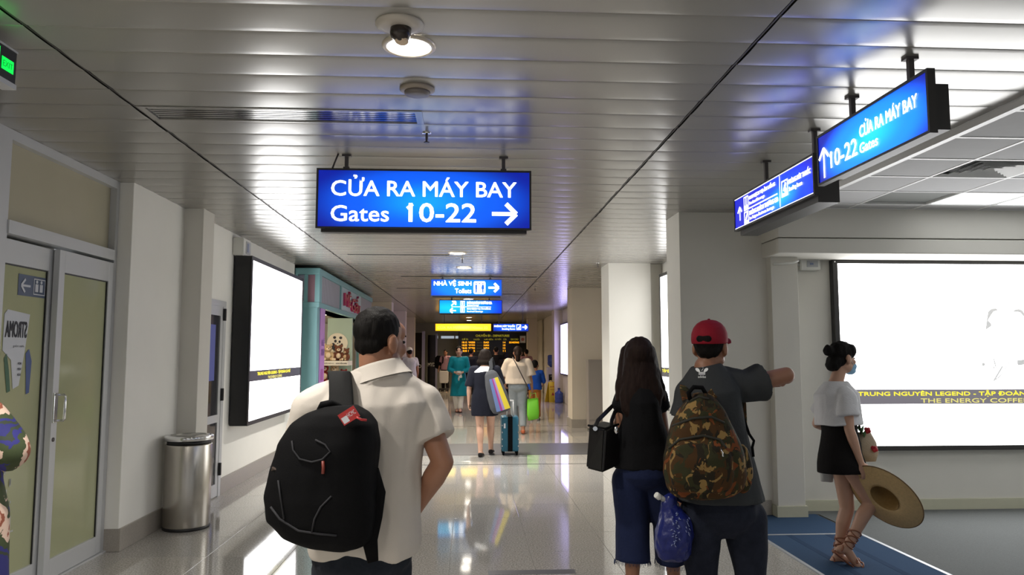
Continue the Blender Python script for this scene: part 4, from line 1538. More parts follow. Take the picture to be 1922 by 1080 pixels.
def fingers(bm, wr, D, N, S, k, curl=0.5, spread=0.12):
    """palm and five fingers; D along hand, N palm side, S thumb side"""
    D, N, S = D.normalized(), N.normalized(), S.normalized()
    R = Matrix((S, D, N)).transposed()
    ell(bm, wr + D * .045 * k, (.040 * k, .052 * k, .017 * k), R)
    chain(bm, [(wr - D * .01 * k, .026 * k), (wr + D * .03 * k, .024 * k)], 10)
    for i, (o, ln) in enumerate(((.029, .072), (.010, .080), (-.010, .074), (-.028, .058))):
        p = wr + (D * .085 + S * o) * k
        d = (D + S * (o * spread * 14)).normalized()
        pts = [(wr + (D * .05 + S * o * .9) * k, .0095 * k), (p, .0092 * k)]
        ang = 0
        for j, f in enumerate((.45, .32, .23)):
            ang += curl * (1.0 + .15 * i) * (0.8 if j == 0 else 1.0)
            dd = d * math.cos(ang) + N * math.sin(ang)
            p = p + dd * ln * f * k
            pts.append((p, (.0088 - .0007 * j) * k))
        chain(bm, pts, 8)
    p0 = wr + (D * .02 + S * .024) * k
    p1 = p0 + (D * .03 + S * .024 + N * .012) * k
    p2 = p1 + (D * .030 + S * .006 + N * .014 * (1 + curl)) * k
    p3 = p2 + (D * .020 - S * .004 + N * .012 * (1 + curl)) * k
    chain(bm, [(p0, .013 * k), (p1, .0115 * k), (p2, .0098 * k), (p3, .0085 * k)], 8)


def head_mesh(bm, J, ears=True):
    P, R, k = headpt(J)
    e = lambda a, b, d, r: ell(bm, P(a, b, d), [q * k for q in r], R, 20, 14)
    e(0, -.016, .035, (.074, .094, .084))
    e(0, .028, -.03, (.060, .062, .082))
    e(0, .040, -.082, (.042, .046, .034))
    e(0, .058, .035, (.056, .036, .045))
    for s in (-1, 1):
        e(s * .034, .062, -.028, (.026, .026, .024))
        e(s * .045, .005, -.065, (.022, .045, .030))
        if ears:
            e(s * .081, -.018, -.010, (.012, .023, .034))
            e(s * .076, -.010, -.034, (.009, .014, .016))
    chain(bm, [(P(0, .088, .008), .010 * k), (P(0, .106, -.028), .014 * k)], 10)
    for s in (-1, 1):
        e(s * .012, .094, -.032, (.011, .012, .009))
    e(0, .084, -.060, (.024, .012, .008))
    e(0, .082, -.072, (.020, .012, .008))
    e(0, .072, -.108, (.018, .016, .012))
    tube_r = .052 * k * J.get('nk', 1.0)
    chain(bm, [(P(0, -.030, -.03), tube_r), (P(0, -.026, -.09), tube_r), (J['neck'] + V3((0, 0, -.01)), tube_r * 1.12)], 18)


def body_mesh(J, S):
    """one continuous skin"""
    h = J['h']
    bm = bm_new()
    fem = S.get('fem', False)
    wst = .78 if fem else .88
    g = S.get('girth', 1.0)
    prof = [(-.14, .55, .045, 0), (-.05, .95, .062 * g, 0), (.08, 1.0, .068 * g, -.004), (.35, wst, .058 * g, 0), (.62, .84, .064 * g, 0), (.82, .90, .062 * g, -.004),
            (.93, .66, .046, -.004), (1.0, .36, .036, 0)]
    loft(bm, torso_rings(J, prof, S.get('hw', .098) * h), 24)
    m = S.get('limb', 1.0) * h
    for s in 'LR':
        sh, el, wr = J['sh' + s], J['el' + s], J['wr' + s]
        nb = J['neck'].lerp(sh, .45) + V3((0, 0, -.012 * h))
        chain(bm, [(nb, .034 * m), (sh, .032 * m), (sh.lerp(el, .35), .028 * m), (el, .0235 * m), (el.lerp(wr, .3), .0245 * m), (el.lerp(wr, .7), .018 * m), (wr, .0155 * m)])
        D = J.get('hand' + s, (wr - el).normalized())
        side = -1 if s == 'L' else 1
        N = J.get('palm' + s, J['R'] * -side)
        N = (N - D * N.dot(D)).normalized()
        T = J.get('thumb' + s)
        T = (D.cross(N) * (1 if s == 'R' else -1)) if T is None else T
        T = (T - D * T.dot(D) - N * T.dot(N)).normalized()
        fingers(bm, wr, D, N, T, h / 1.68 * S.get('hand', 1.0), J.get('curl' + s, .45))
        hp, kn, an = J['hip' + s], J['kn' + s], J['an' + s]
        back = J['F'] * -1
        sh_d = (an - kn).normalized()
        bk = (back - sh_d * back.dot(sh_d)).normalized()
        chain(bm, [(hp, .052 * m), (hp.lerp(kn, .4), .046 * m), (kn, .034 * m), (kn.lerp(an, .3) + bk * .008 * h, .034 * m), (kn.lerp(an, .65), .025 * m), (an, .0215 * m)], 16)
        ft = J.get('foot' + s, J['F'])
        dn = J.get('down' + s, V3((0, 0, -1)))
        heel = an - ft * .018 * h + dn * .022 * h
        ball = an + ft * .075 * h + dn * .026 * h
        toe = an + ft * .115 * h + dn * .030 * h
        chain(bm, [(an, .022 * m), (heel, .020 * m)], 12)
        chain(bm, [(an, .022 * m), (an + ft * .045 * h + dn * .016 * h, .021 * m), (ball, .0185 * m), (toe, .013 * m)], 12)
        sv = ft.cross(dn).normalized()
        chain(bm, [(ball - sv * .012 * h, .017 * m), (ball + sv * .014 * h, .016 * m)], 10)
    head_mesh(bm, J, S.get('ears', True))
    return bm


def face_parts(J, t, mask=False):
    P, R, k = headpt(J)
    bm = bm_new()
    for s in (-1, 1):
        ell(bm, P(s * .032, .078, .0), (.011 * k, .008 * k, .006 * k), R, 12, 8)
    struct_eye = bm
    # two eyes, each its own part
    struct_eye.free()
    for s in (-1, 1):
        bm = bm_new()
        ell(bm, P(s * .032, .078, .0), (.011 * k, .008 * k, .006 * k), R, 12, 8)
        obj('eye', bm, M['eye'], t)
        bm = bm_new()
        tube(bm, [P(s * .014, .088, .020), P(s * .032, .087, .026), P(s * .050, .074, .020)], [.003 * k, .004 * k, .002 * k], 6)
        obj('eyebrow', bm, M['hair'], t)
    if not mask:
        bm = bm_new()
        ell(bm, P(0, .0935, -.0615), (.020 * k, .006 * k, .004 * k), R, 12, 8)
        ell(bm, P(0, .0925, -.0705), (.017 * k, .006 * k, .0045 * k), R, 12, 8)
        bmesh.ops.recalc_face_normals(bm, faces=bm.faces)
        solid('mouth', bm, M['lip'], t, .0025 * k, 2)


def person(label, J, S, mats, group=None):
    """S: style dictionary"""
    h = J['h']
    t = thing('person', label, 'person', J['base'], group)
    vx = S.get('voxel', .009)
    solid('body', body_mesh(J, S), mats['skin'], t, vx, 2)
    hw = S.get('hw', .098) * h
    g = S.get('girth', 1.0)
    fem = S.get('fem', False)
    m = S.get('limb', 1.0) * h
    # ---- top
    if 'top' in mats:
        hem = S.get('hem', -.06)
        ease = S.get('ease', .010)
        wst = S.get('waist', .84 if fem else .93)
        e = ease * 1.0
        fl = S.get('flare', 1.0)
        dz = e
        prof = [(hem, (1.0 * fl), .068 * g * fl + dz, -.002), (.10, 1.02, .070 * g + dz, -.004), (.35, wst, .062 * g + dz, 0), (.62, .90, .066 * g + dz, 0),
                (.82, .95, .064 * g + dz, -.004), (.93, .72, .050 + dz * .8, -.004), (1.0, .42, .042 + dz * .5, 0)]
        if S.get('dress'):
            prof = [(S['dress'], 1.0 * fl, .078 * g * fl, 0), (-.12, 1.06, .078 * g, -.004)] + prof[1:]
        prof = prof[:1] + [q for q in prof[1:] if q[0] > prof[0][0] + .05]
        rings = torso_rings(J, prof, hw + e * h)
        rings = [(c, x * (1 + e * h * .55 / x.length), y) for c, x, y in rings]
        bm = bm_new()
        loft(bm, rings, 28, 2.25)
        sl = S.get('sleeve', .5)
        se = S.get('sleeve_ease', .011) * h
        for s in 'LR':
            sh, el, wr = J['sh' + s], J['el' + s], J['wr' + s]
            nb = J['neck'].lerp(sh, .5) + V3((0, 0, -.014 * h))
            pts = [(nb, .036 * m + e * h * .5), (sh, .033 * m + se * .8)]
            if sl <= 1:
                pts += [(sh.lerp(el, sl * .5), .031 * m + se), ]
                endp, endr = sh.lerp(el, sl), .029 * m + se * S.get('cuff', 1.3)
            else:
                pts += [(sh.lerp(el, .5), .029 * m + se), (el, .025 * m + se)]
                endp, endr = el.lerp(wr, min(.97, sl - 1)), .017 * m + se * S.get('cuff', 1.0)
            chain(bm, pts, 16)
            p0, r0 = pts[-1]
            d = (endp - p0)
            x, y = frame_of(d)
            loft(bm, [(p0 - d * .05, x * r0, y * r0), (endp, x * endr, y * endr)], 18)
        if S.get('collar'):
            P, R, k = headpt(J)
            up = ((P(0, -.026, -.09) - J['neck']).normalized() + V3((0, 0, 1.2)) + V3(J.get('Hf', J['F'])) * .45).normalized()
            rr = .062 * k * J.get('nk', 1.0)
            lathe(bm, J['neck'] + up * -.055, [(rr * 1.7, 0), (rr * 1.36, .03), (rr * 1.18, .052)], 24, up)
            cb = bm_new()
            lathe(cb, J['neck'] + up * -.055, [(rr * 1.66, .010), (rr * 1.56, .020), (rr * 1.42, .036), (rr * 1.28, .060), (rr * 1.22, .070), (rr * 1.17, .070), (rr * 1.14, .058)], 32, up, cap=False)
            obj('collar', cb, mats['top'], t)
        solid('shirt' if not S.get('dress') else 'dress', bm, mats['top'], t, vx, S.get('smooth', 5),
              (S.get('fold', .005), 7.0 / h * 1.6, (1.6, 1.6, .8)))
    # ---- bottoms
    b = S.get('bottom')
    if b == 'trousers':
        bm = bm_new()
        prof = [(-.15, .45, .040 * g, -.003), (-.08, .88, .066 * g, -.004), (.0, 1.04, .080 * g, -.006), (.13, 1.03, .076 * g, -.004), (.24, .96, .070 * g, 0)]
        rings = torso_rings(J, prof, hw + .004 * h)
        loft(bm, rings, 24, 2.2)
        wd = S.get('leg_w', (.060, .048, .042))
        top = S.get('leg_end', .96)
        for s in 'LR':
            hp, kn, an = J['hip' + s], J['kn' + s], J['an' + s]
            hp = hp + V3((0, 0, -.02 * h))
            chain(bm, [(hp, wd[0] * h), (hp.lerp(kn, .5), (wd[0] * .55 + wd[1] * .45) * h), (kn, wd[1] * h)], 18)
            e = kn.lerp(an, top)
            x, y = frame_of(an - kn)
            loft(bm, [(kn - (an - kn) * .03, x * wd[1] * h, y * wd[1] * h), (kn.lerp(e, .5), x * (wd[1] + wd[2]) / 2 * h, y * (wd[1] + wd[2]) / 2 * h), (e, x * wd[2] * h, y * wd[2] * h)], 20)
        solid('trousers', bm, mats['bottom'], t, vx, S.get('smooth2', 8), (S.get('fold2', .006), 9.0 / h, (1.2, 1.2, .7)))
    if b == 'skirt':
        bm = bm_new()
        e = S.get('skirt_end', -.42)
        prof = [(e, S.get('skirt_w', 1.15), .092 * g, .004), (e * .55, 1.13, .088 * g, 0), (-.05, 1.08, .080 * g, -.004), (.12, 1.0, .072 * g, 0), (.27, .90, .064 * g, 0)] + ([(S['skirt_top'], .88, .064 * g, 0)] if 'skirt_top' in S else [])
        loft(bm, torso_rings(J, prof, hw + .006 * h), 28, 2.2)
        solid('skirt', bm, mats['bottom'], t, vx, 4, (.004, 8 / h, (1.5, 1.5, .5)))
    # ---- shoes
    if 'shoe' in mats:
        for s in 'LR':
            an = J['an' + s]
            ft = J.get('foot' + s, J['F'])
            dn = J.get('down' + s, V3((0, 0, -1)))
            sv = ft.cross(dn).normalized()
            bm = bm_new()
            sole = an + dn * .044 * h
            P3 = lambda a, b_, c: an + ft * a * h + sv * b_ * h + dn * c * h
            rings = []
            for a, w, z0, z1 in ((-.042, .010, .012, .042), (-.034, .021, .002, .0435), (.0, .025, -.002, .044), (.045, .026, .010, .044), (.085, .031, .018, .044), (.118, .026, .026, .0435), (.136, .012, .032, .042)):
                rings.append((P3(a, 0, (z0 + z1) / 2), sv * w * h, dn * (z1 - z0) / 2 * h))
            loft(bm, rings, 16, 2.6)
            solid('shoe', bm, mats['shoe'], t, .006 if vx < .01 else .009, 3)
    # ---- hair
    P, R, k = headpt(J)
    hs = S.get('hair', 'short')
    bm = bm_new()
    e = lambda a, b_, d, r: ell(bm, P(a, b_, d), [q * k for q in r], R, 20, 14)
    if hs in ('short', 'crop'):
        z = .004 if hs == 'crop' else .010
        e(0, -.024, .040, (.076 + z * .6, .092 + z * .6, .083 + z))
        e(0, -.056, -.010, (.060 + z * .5, .048 + z * .6, .052))
        if hs == 'short':
            e(0, .030, .082, (.058, .050, .036))
    elif hs in ('bob', 'long', 'pony', 'bun'):
        e(0, -.022, .040, (.084, .100, .092))
        for s in (-1, 1):
            e(s * .040, .030, .055, (.044, .050, .055))
        if hs == 'bob':
            e(0, -.03, .0, (.105, .095, .095))
            e(0, -.03, -.065, (.125, .095, .06))
        elif hs == 'long':
            ln = S.get('hair_len', .34)
            w = S.get('hair_w', 1.0)
            loft(bm, [(P(0, -.035, .06), R.col[0] * .086 * k, R.col[1] * .080 * k), (P(0, -.030, -.02), R.col[0] * .098 * k * w, R.col[1] * .068 * k),
                      (P(0, -.050, -.12), R.col[0] * .110 * k * w, R.col[1] * .055 * k), (P(0, -.066, -.20), R.col[0] * .128 * k * w, R.col[1] * .042 * k),
                      (P(-.01, -.070, -ln + .04), R.col[0] * .110 * k * w, R.col[1] * .036 * k), (P(-.015, -.068, -ln), R.col[0] * .07 * k * w, R.col[1] * .02 * k)], 24)
            for s in (-1, 1):
                chain(bm, [(P(s * .072, .02, .05), .032 * k), (P(s * .086 * w, .018, -.05), .034 * k), (P(s * .118 * w, -.02, -.16), .028 * k), (P(s * .128 * w, -.03, -.23), .018 * k)], 12)
        elif hs == 'pony':
            e(0, -.045, -.01, (.075, .062, .065))
            chain(bm, [(P(0, -.10, .03), .030 * k), (P(0, -.125, -.03), .045 * k), (P(.0, -.125, -.13), .046 * k), (P(.0, -.11, -.20), .034 * k), (P(.0, -.10, -.25), .012 * k)], 12)
        elif hs == 'bun':
            e(0, -.05, -.02, (.070, .065, .060))
            e(0, -.085, -.035, (.068, .055, .050))
            e(0, -.095, -.060, (.062, .052, .050))
            e(0, -.135, .045, (.042, .044, .042))
            e(0, -.150, .075, (.02, .02, .02))
    if hs != 'none':
        solid('hair', bm, mats.get('hair', M['hair']), t, .006 if vx < .01 else .010, 3, (.004, 45, (1, 1, .35)))
    if S.get('face', True):
        face_parts(J, t, S.get('mask', False))
    return t


def override(J, Y, **pts):
    """set joints from photo points (px, py, depth offset)"""
    for k, v in pts.items():
        J[k] = at(v[0], v[1], Y + (v[2] if len(v) > 2 else 0))
    return J

# ================= man with the black backpack (nearest)
Y = 2.75
J = template(at(678, 1000, Y).x, Y, 4, 1.665)
override(J, Y, head=(716, 641, .0), neck=(711, 692, -.02), shL=(588, 765), shR=(790, 758), elL=(566, 880, .12), wrL=(590, 985, .25),
         elR=(831, 868, -.05), wrR=(776, 962, .06), hipL=(640, 1048), hipR=(724, 1048))
a = math.radians(41)
J['Hf'] = V3((math.sin(a), math.cos(a), -.04)).normalized()
J['nk'] = 1.12
J['handR'] = V3((-.35, .5, -.75)).normalized()
J['palmR'] = V3((-.9, .1, .2))
J['curlR'] = .3
p1 = person('man in a cream polo shirt with a black backpack, nearest in the middle', J,
            dict(voxel=.0065, hem=.035, sleeve=.62, sleeve_ease=.017, ease=.014, waist=.90, girth=1.22, hw=.097, flare=.98, bottom='trousers', hair='crop', collar=True, cuff=1.15, fold=.009, limb=1.02),
            dict(skin=M['skin'], top=cloth('cream_polo_cotton', (0.56, 0.515, 0.46), .9, .04, b=.15, bs=400), bottom=cloth('dark_denim', (0.02, 0.024, 0.032), .85, .3, 30),
                 shoe=cloth('black_leather', (0.015, 0.015, 0.015), .4)))
# backpack hanging from his left shoulder
bk = thing('backpack', 'large black backpack with grey piping hanging from the near man', 'backpack', at(600, 1025, 2.5))
M['nylon'] = mat('black_nylon', (0.004, 0.004, 0.0045), 0.75, bump=0.15, bscale=300, spec=0.08)
M['pipe'] = mat('grey_piping', (0.03, 0.03, 0.033), 0.7, spec=.1)
Yb = 2.47
ax = V3((math.cos(math.radians(-10)), math.sin(math.radians(-10)), 0))
fw_ = V3((-ax.y, ax.x, 0))
dp = 0.115
rows = [(1030, 640, 660, .4), (1022, 585, 690, .75), (1005, 535, 702, .92), (975, 503, 706, 1.0), (930, 500, 706, 1.06), (880, 512, 708, 1.08), (830, 528, 710, 1.05),
        (795, 552, 706, .95), (775, 580, 690, .8), (762, 610, 668, .5)]
bm = bm_new()
rg = []
for py, xa, xb, dd in rows:
    A, B = at(xa, py, Yb), at(xb, py, Yb)
    c = (A + B) / 2
    rg.append((c, ax * (B - A).length / 2, fw_ * dp * dd))
loft(bm, rg, 32, 2.9)
body = solid('bag_body', bm, M['nylon'], bk, .007, 6, (.005, 9, (1, 1, 1)))
# bag surface sampler: point on the back of the bag at a photo position
def bag_pt(px, py, off=0.004):
    o = cam.location
    d = (at(px, py, 2.0) - o).normalized()
    L = body.parent.location
    hit, loc, n, i = body.ray_cast(o - L, d)
    if hit:
        return loc + L - d * off
    return at(px, py, Yb - dp)


bm = bm_new()
tube(bm, [bag_pt(*p) for p in ((508, 952), (525, 975), (560, 997), (600, 1003), (632, 1006))], .0035, 6)
obj('piping', bm, M['pipe'], bk)
bm = bm_new()
tube(bm, [bag_pt(*p) for p in ((522, 902), (526, 930), (533, 975))], .003, 6)
obj('piping', bm, M['pipe'], bk)
bm = bm_new()
tube(bm, [bag_pt(*p) for p in ((622, 932), (602, 952), (590, 975), (585, 1000))], .003, 6)
obj('piping', bm, M['pipe'], bk)
bm = bm_new()
tube(bm, [bag_pt(*p) for p in ((548, 828), (550, 845), (562, 862), (585, 868), (605, 863), (620, 848), (610, 835), (592, 826))], .003, 6)
obj('pocket_zip', bm, M['pipe'], bk)
bm = bm_new()
tube(bm, [bag_pt(606, 866), bag_pt(607, 878, .008), bag_pt(606, 890, .010)], .005, 8)
obj('zip_pull', bm, mat('red_zip_pull', (0.16, 0.02, 0.01), .5), bk)
bm = bm_new()
ribbon(bm, [bag_pt(516, 880), at(513, 895, 2.44), at(511, 912, 2.44)], V3((0, -1, 0)), .02, .006)
obj('side_buckle', bm, mat('brown_strap', (0.05, 0.03, 0.02), .6), bk)
# padded shoulder strap over the left shoulder
sp_ = [at(640, 790, 2.50), at(640, 765, 2.535), at(640, 740, 2.565), at(639, 718, 2.60), at(638, 703, 2.66), at(636, 700, 2.75), at(634, 708, 2.84), at(630, 735, 2.90), at(612, 830, 2.92)]
bm = bm_new()
ribbon(bm, sp_, [V3((0, -1, .2)), V3((0, -1, .25)), V3((0, -1, .35)), V3((0, -.8, .6)), V3((0, -.4, 1)), V3((0, 0, 1)), V3((0, .6, 1)), V3((0, 1, .3)), V3((0, 1, 0))], [.088, .084, .080, .078, .078, .078, .075, .07, .06], .014)
obj('shoulder_strap', bm, mat('charcoal_strap', (0.018, 0.018, 0.018), .85, spec=.08, bump=.3, bscale=300), bk)
bm = bm_new()
tube(bm, [at(600, 772, 2.47), at(606, 760, 2.44), at(622, 757, 2.44), at(636, 764, 2.46), at(650, 775, 2.47)], .012, 8)
obj('grab_handle', bm, M['nylon'], bk)
bm = bm_new()
sp2 = [at(702, 880, 2.47), at(708, 925, 2.46), at(702, 970, 2.45), at(694, 1015, 2.44), at(700, 1055, 2.44)]
ribbon(bm, sp2, V3((.3, -1, 0)), [.03, .055, .055, .05, .035], .012)
obj('loose_strap', bm, M['nylon'], bk)
FT_ = Face(at(641, 790, 2.335), (at(676, 768, 2.31) - at(641, 790, 2.335)), (0, -.25, 1))
FT_.V = (FT_.V - FT_.U * FT_.V.dot(FT_.U)).normalized()
FT_.N = FT_.U.cross(FT_.V)
bm = bm_new()
FT_.block(bm, 0, .062, -.018, .02, 0, .003)
tg = obj('luggage_tag', bm, mat('red_tag', (0.42, 0.02, 0.02), .4), bk)
bm = bm_new()
FT_.rect(bm, .004, .026, -.014, .006, .0035)
obj('tag_label', bm, M['paper'], tg)
FT_.text('lettering', 'HCMC', .028, .058, -.004, .010, M['paper'], tg, .0035, 0)
bm = bm_new()
tube(bm, [FT_.p(.05, -.015, .002), FT_.p(.058, -.03, .0), FT_.p(.066, -.04, -.01)], .004, 6)
obj('tag_loop', bm, tg.data.materials[0], tg)

# ================= man with the red cap
Y = 3.8
J = template(at(1345, 900, Y).x, Y, 6, 1.66)
override(J, Y, head=(1334, 652, .0), neck=(1324, 686, -.02), shL=(1296, 742), shR=(1398, 726), elL=(1288, 838, .02), wrL=(1280, 925, .08),
         elR=(1476, 704, .02), wrR=(1474, 712, .27), hipL=(1312, 962), hipR=(1396, 962), knL=(1318, 1075, .02), knR=(1408, 1075, .02), anL=(1322, 1195, .0), anR=(1414, 1195, .04))
a = math.radians(40)
J['Hf'] = V3((math.sin(a), math.cos(a), .03)).normalized()
J['handL'] = V3((-.1, .1, -1)).normalized()
J['curlL'] = .9
J['handR'] = V3((0, 1, -.15)).normalized()
a = math.radians(34)
J['Hf'] = V3((math.sin(a), math.cos(a), .03)).normalized()
p2 = person('man in a red cap and grey tee pointing with his raised right arm', J,
            dict(voxel=.0075, hem=.09, sleeve=.42, sleeve_ease=.021, cuff=1.5, ease=.015, girth=1.2, waist=.95, flare=1.06, hw=.102, bottom='trousers', hair='short', leg_w=(.070, .048, .046), smooth2=22, limb=1.05),
            dict(skin=M['skin'], top=cloth('charcoal_tee', (0.045, 0.048, 0.05), .9), bottom=cloth('black_jeans', (0.017, 0.02, 0.032), .85, .4, 25), shoe=cloth('dark_shoe', (.02, .02, .02))))
P, R, k = headpt(J)
cap = thing('cap', 'red baseball cap worn by the man with the camouflage backpack', 'cap', P(0, 0, .03))
cm = mat('red_cap_cotton', (0.25, 0.006, 0.018), .75, bump=.15, bscale=250, spec=.25)
bm = bm_new()
rg = []
for z, w in ((.006, 1.0), (.03, 1.03), (.06, 1.0), (.09, .88), (.112, .68), (.126, .42), (.131, .15)):
    rg.append((P(0, -.018, z + .012 - .0), R.col[0] * .090 * w * k, R.col[1] * .108 * w * k))
loft(bm, rg, 32)
crown = solid('crown', bm, cm, cap, .005, 3)
bm = bm_new()
rows_ = []
for j in range(6):
    f = j / 5
    row = []
    for i in range(13):
        u = -1 + 2 * i / 12
        ang_ = u * 1.15
        rad = .100 + .070 * f * math.cos(u * .9)
        x = math.sin(ang_) * .092 * (1 + .14 * f)
        y = math.cos(ang_) * .092 - .012 + 0.088 * f * max(0, math.cos(u * 1.35)) 
        z = .046 - .026 * u * u + .006 * f
        row.append((x, y, z))
    rows_.append(row)
vt_ = [[bm.verts.new(P(*p)) for p in r_] for r_ in rows_]
vb_ = [[bm.verts.new(P(p[0], p[1], p[2] - .006)) for p in r_] for r_ in rows_]
for j in range(5):
    for i in range(12):
        bm.faces.new((vt_[j][i], vt_[j][i + 1], vt_[j + 1][i + 1], vt_[j + 1][i])).smooth = True
        bm.faces.new((vb_[j][i], vb_[j + 1][i], vb_[j + 1][i + 1], vb_[j][i + 1])).smooth = True
for i in range(12):
    bm.faces.new((vt_[5][i], vt_[5][i + 1], vb_[5][i + 1], vb_[5][i]))
for j in range(5):
    bm.faces.new((vt_[j][0], vt_[j + 1][0], vb_[j + 1][0], vb_[j][0]))
    bm.faces.new((vt_[j][12], vb_[j][12], vb_[j + 1][12], vt_[j + 1][12]))
obj('visor', bm, cm, cap)
bm = bm_new()
ell(bm, P(0, -.119, .045), (.040 * k, .010 * k, .024 * k), R)
obj('strap_opening', bm, M['hair'], cap)
bm = bm_new()
ell(bm, P(0, -.018, .145), (.008 * k, .008 * k, .004 * k), R, 10, 6)
obj('button', bm, cm, cap)
# camouflage backpack
cmo = bpy.data.materials.new('camouflage_canvas')
cmo.use_nodes = True
nt = cmo.node_tree
b_ = nt.nodes['Principled BSDF']
b_.inputs['Roughness'].default_value = .8
b_.inputs['Specular IOR Level'].default_value = .2
tc = nt.nodes.new('ShaderNodeTexCoord')
prev = None
base = (0.018, 0.014, 0.008, 1)
for i, (sc_, th, c) in enumerate(((11, .50, (0.055, 0.026, 0.008, 1)), (14, .53, (0.030, 0.030, 0.012, 1)), (16, .59, (0.24, 0.15, 0.05, 1)), (13, .63, (0.16, 0.045, 0.012, 1)))):
    mp = nt.nodes.new('ShaderNodeMapping')
    mp.inputs['Location'].default_value = (i * 3.1, i * 1.7, i * 5.3)
    mp.inputs['Scale'].default_value = (1.0, 1.0, 0.8)
    n = nt.nodes.new('ShaderNodeTexNoise')
    n.inputs['Scale'].default_value = sc_
    n.inputs['Detail'].default_value = 3
    n.inputs['Distortion'].default_value = 1.2
    nt.links.new(tc.outputs['Object'], mp.inputs[0])
    nt.links.new(mp.outputs[0], n.inputs['Vector'])
    gt = nt.nodes.new('ShaderNodeMath')
    gt.operation = 'GREATER_THAN'
    gt.inputs[1].default_value = th
    nt.links.new(n.outputs['Fac'], gt.inputs[0])
    mx = nt.nodes.new('ShaderNodeMix')
    mx.data_type = 'RGBA'
    nt.links.new(gt.outputs[0], mx.inputs['Factor'])
    mx.inputs['B'].default_value = c
    if prev is None:
        mx.inputs['A'].default_value = base
    else:
        nt.links.new(prev, mx.inputs['A'])
    prev = mx.outputs['Result']
nt.links.new(prev, b_.inputs['Base Color'])
cbk = thing('backpack', 'camouflage backpack on the back of the man in the red cap', 'backpack', at(1322, 935, 3.55))
Yc = 3.56
rows = [(937, 1285, 1340, .35), (930, 1262, 1375, .75), (915, 1252, 1392, .95), (890, 1248, 1397, 1.05), (860, 1248, 1394, 1.08), (825, 1254, 1384, 1.05), (795, 1263, 1370, .95),
        (770, 1275, 1356, .82), (750, 1290, 1342, .6), (738, 1302, 1330, .35)]
bm = bm_new()
rg = []
ax = V3((math.cos(math.radians(-4)), math.sin(math.radians(-4)), 0))
fw_ = V3((-ax.y, ax.x, 0))
for py, xa, xb, dd in rows:
    A, B = at(xa, py, Yc), at(xb, py, Yc)
    rg.append(((A + B) / 2, ax * (B - A).length / 2, fw_ * .115 * dd))
loft(bm, rg, 32, 2.7)
rg = []
for py, xa, xb, dd in ((925, 1275, 1360, .5), (912, 1262, 1372, .8), (890, 1258, 1376, 1), (860, 1258, 1372, 1), (838, 1268, 1362, .7), (828, 1280, 1350, .3)):
    A, B = at(xa, py, Yc - .11), at(xb, py, Yc - .11)
    rg.append(((A + B) / 2, ax * (B - A).length / 2, fw_ * .05 * dd))
loft(bm, rg, 28, 2.8)
for s0 in (1, ):
    A = at(1392, 880, Yc + .02)
    ell(bm, A, (.05, .07, .12))
body = solid('bag_body', bm, cmo, cbk, .007, 5, (.005, 10, (1, 1, 1)))
dk = mat('dark_olive_webbing', (0.02, 0.019, 0.012), .8)
for i, pts in enumerate((((1262, 800), (1300, 786), (1335, 783), (1372, 800)), ((1256, 842), (1275, 826), (1320, 818), (1352, 826), (1368, 850)), ((1290, 755), (1312, 745), (1340, 752)))):
    bm = bm_new()
    q = []
    for a_, b2 in zip(pts, pts[1:]):
        for f in (0, .33, .66):
            q.append(bag_pt(a_[0] + (b2[0] - a_[0]) * f, a_[1] + (b2[1] - a_[1]) * f, .004))
    tube(bm, q, .006, 6)
    obj('zip_seam', bm, dk, cbk)
bm = bm_new()
tube(bm, [bag_pt(1352, 842), bag_pt(1356, 850, .01), bag_pt(1357, 858, .012)], .004, 6)
obj('zip_pull', bm, M['chrome'], cbk)
bm = bm_new()
tube(bm, [at(1296, 752, 3.53), at(1292, 738, 3.52), at(1302, 727, 3.53), at(1318, 728, 3.53), at(1326, 742, 3.53)], .011, 8)
obj('grab_handle', bm, M['nylon'], cbk)
for pts in (((1328, 752, 3.60), (1340, 738, 3.64), (1352, 720, 3.69), (1364, 706, 3.75), (1374, 700, 3.82), (1384, 708, 3.92), (1392, 760, 3.97), (1396, 850, 3.93), (1394, 905, 3.72)),
            ((1294, 762, 3.62), (1289, 750, 3.65), (1286, 738, 3.68), (1285, 728, 3.73), (1286, 722, 3.80), (1288, 728, 3.89), (1286, 770, 3.96), (1280, 870, 3.93), (1276, 905, 3.72))):
    P_ = [at(*p) for p in pts]
    bm = bm_new()
    n_ = [V3((0, -1, .3))] * 2 + [V3((0, -.8, .6)), V3((0, -.4, 1)), V3((0, 0, 1)), V3((0, .7, .7))] + [V3((0, 1, 0))] * 4
    ribbon(bm, P_, n_[:len(P_)], .05, .014)
    obj('shoulder_strap', bm, cmo, cbk)
bm = bm_new()
P_ = [at(1394, 780, 3.72), at(1406, 815, 3.70), at(1415, 828, 3.70), at(1412, 840, 3.69), at(1414, 858, 3.69)]
ribbon(bm, P_, V3((0, -1, 0)), .014, .004)
obj('loose_strap', bm, M['nylon'], cbk)
# white trefoil mark printed on the back of the tee
shirt2 = [o for o in p2.children if o.name.startswith('shirt')][0]
def shirt_pt(px, py):
    d = (at(px, py, 2.0) - cam.location).normalized()
    hit, loc, n, i = shirt2.ray_cast(cam.location - p2.location, d)
    return (loc + p2.location) if hit else at(px, py, 3.66)
q0 = at(1317, 701, 3.5)
FTm = Face(q0, V3((1, 0, 0)), V3((0, 0, 1)))


def onto_shirt(o):
    """lay a flat print onto the cloth"""
    off = wloc(o)
    for v in o.data.vertices:
        d = (v.co + off - cam.location).normalized()
        hit, loc, n, i = shirt2.ray_cast(cam.location - p2.location, d)
        if hit:
            v.co = loc + p2.location - d * (.0025 + .02 * max(0, v.co.y + off.y - 3.5) * 0) - off


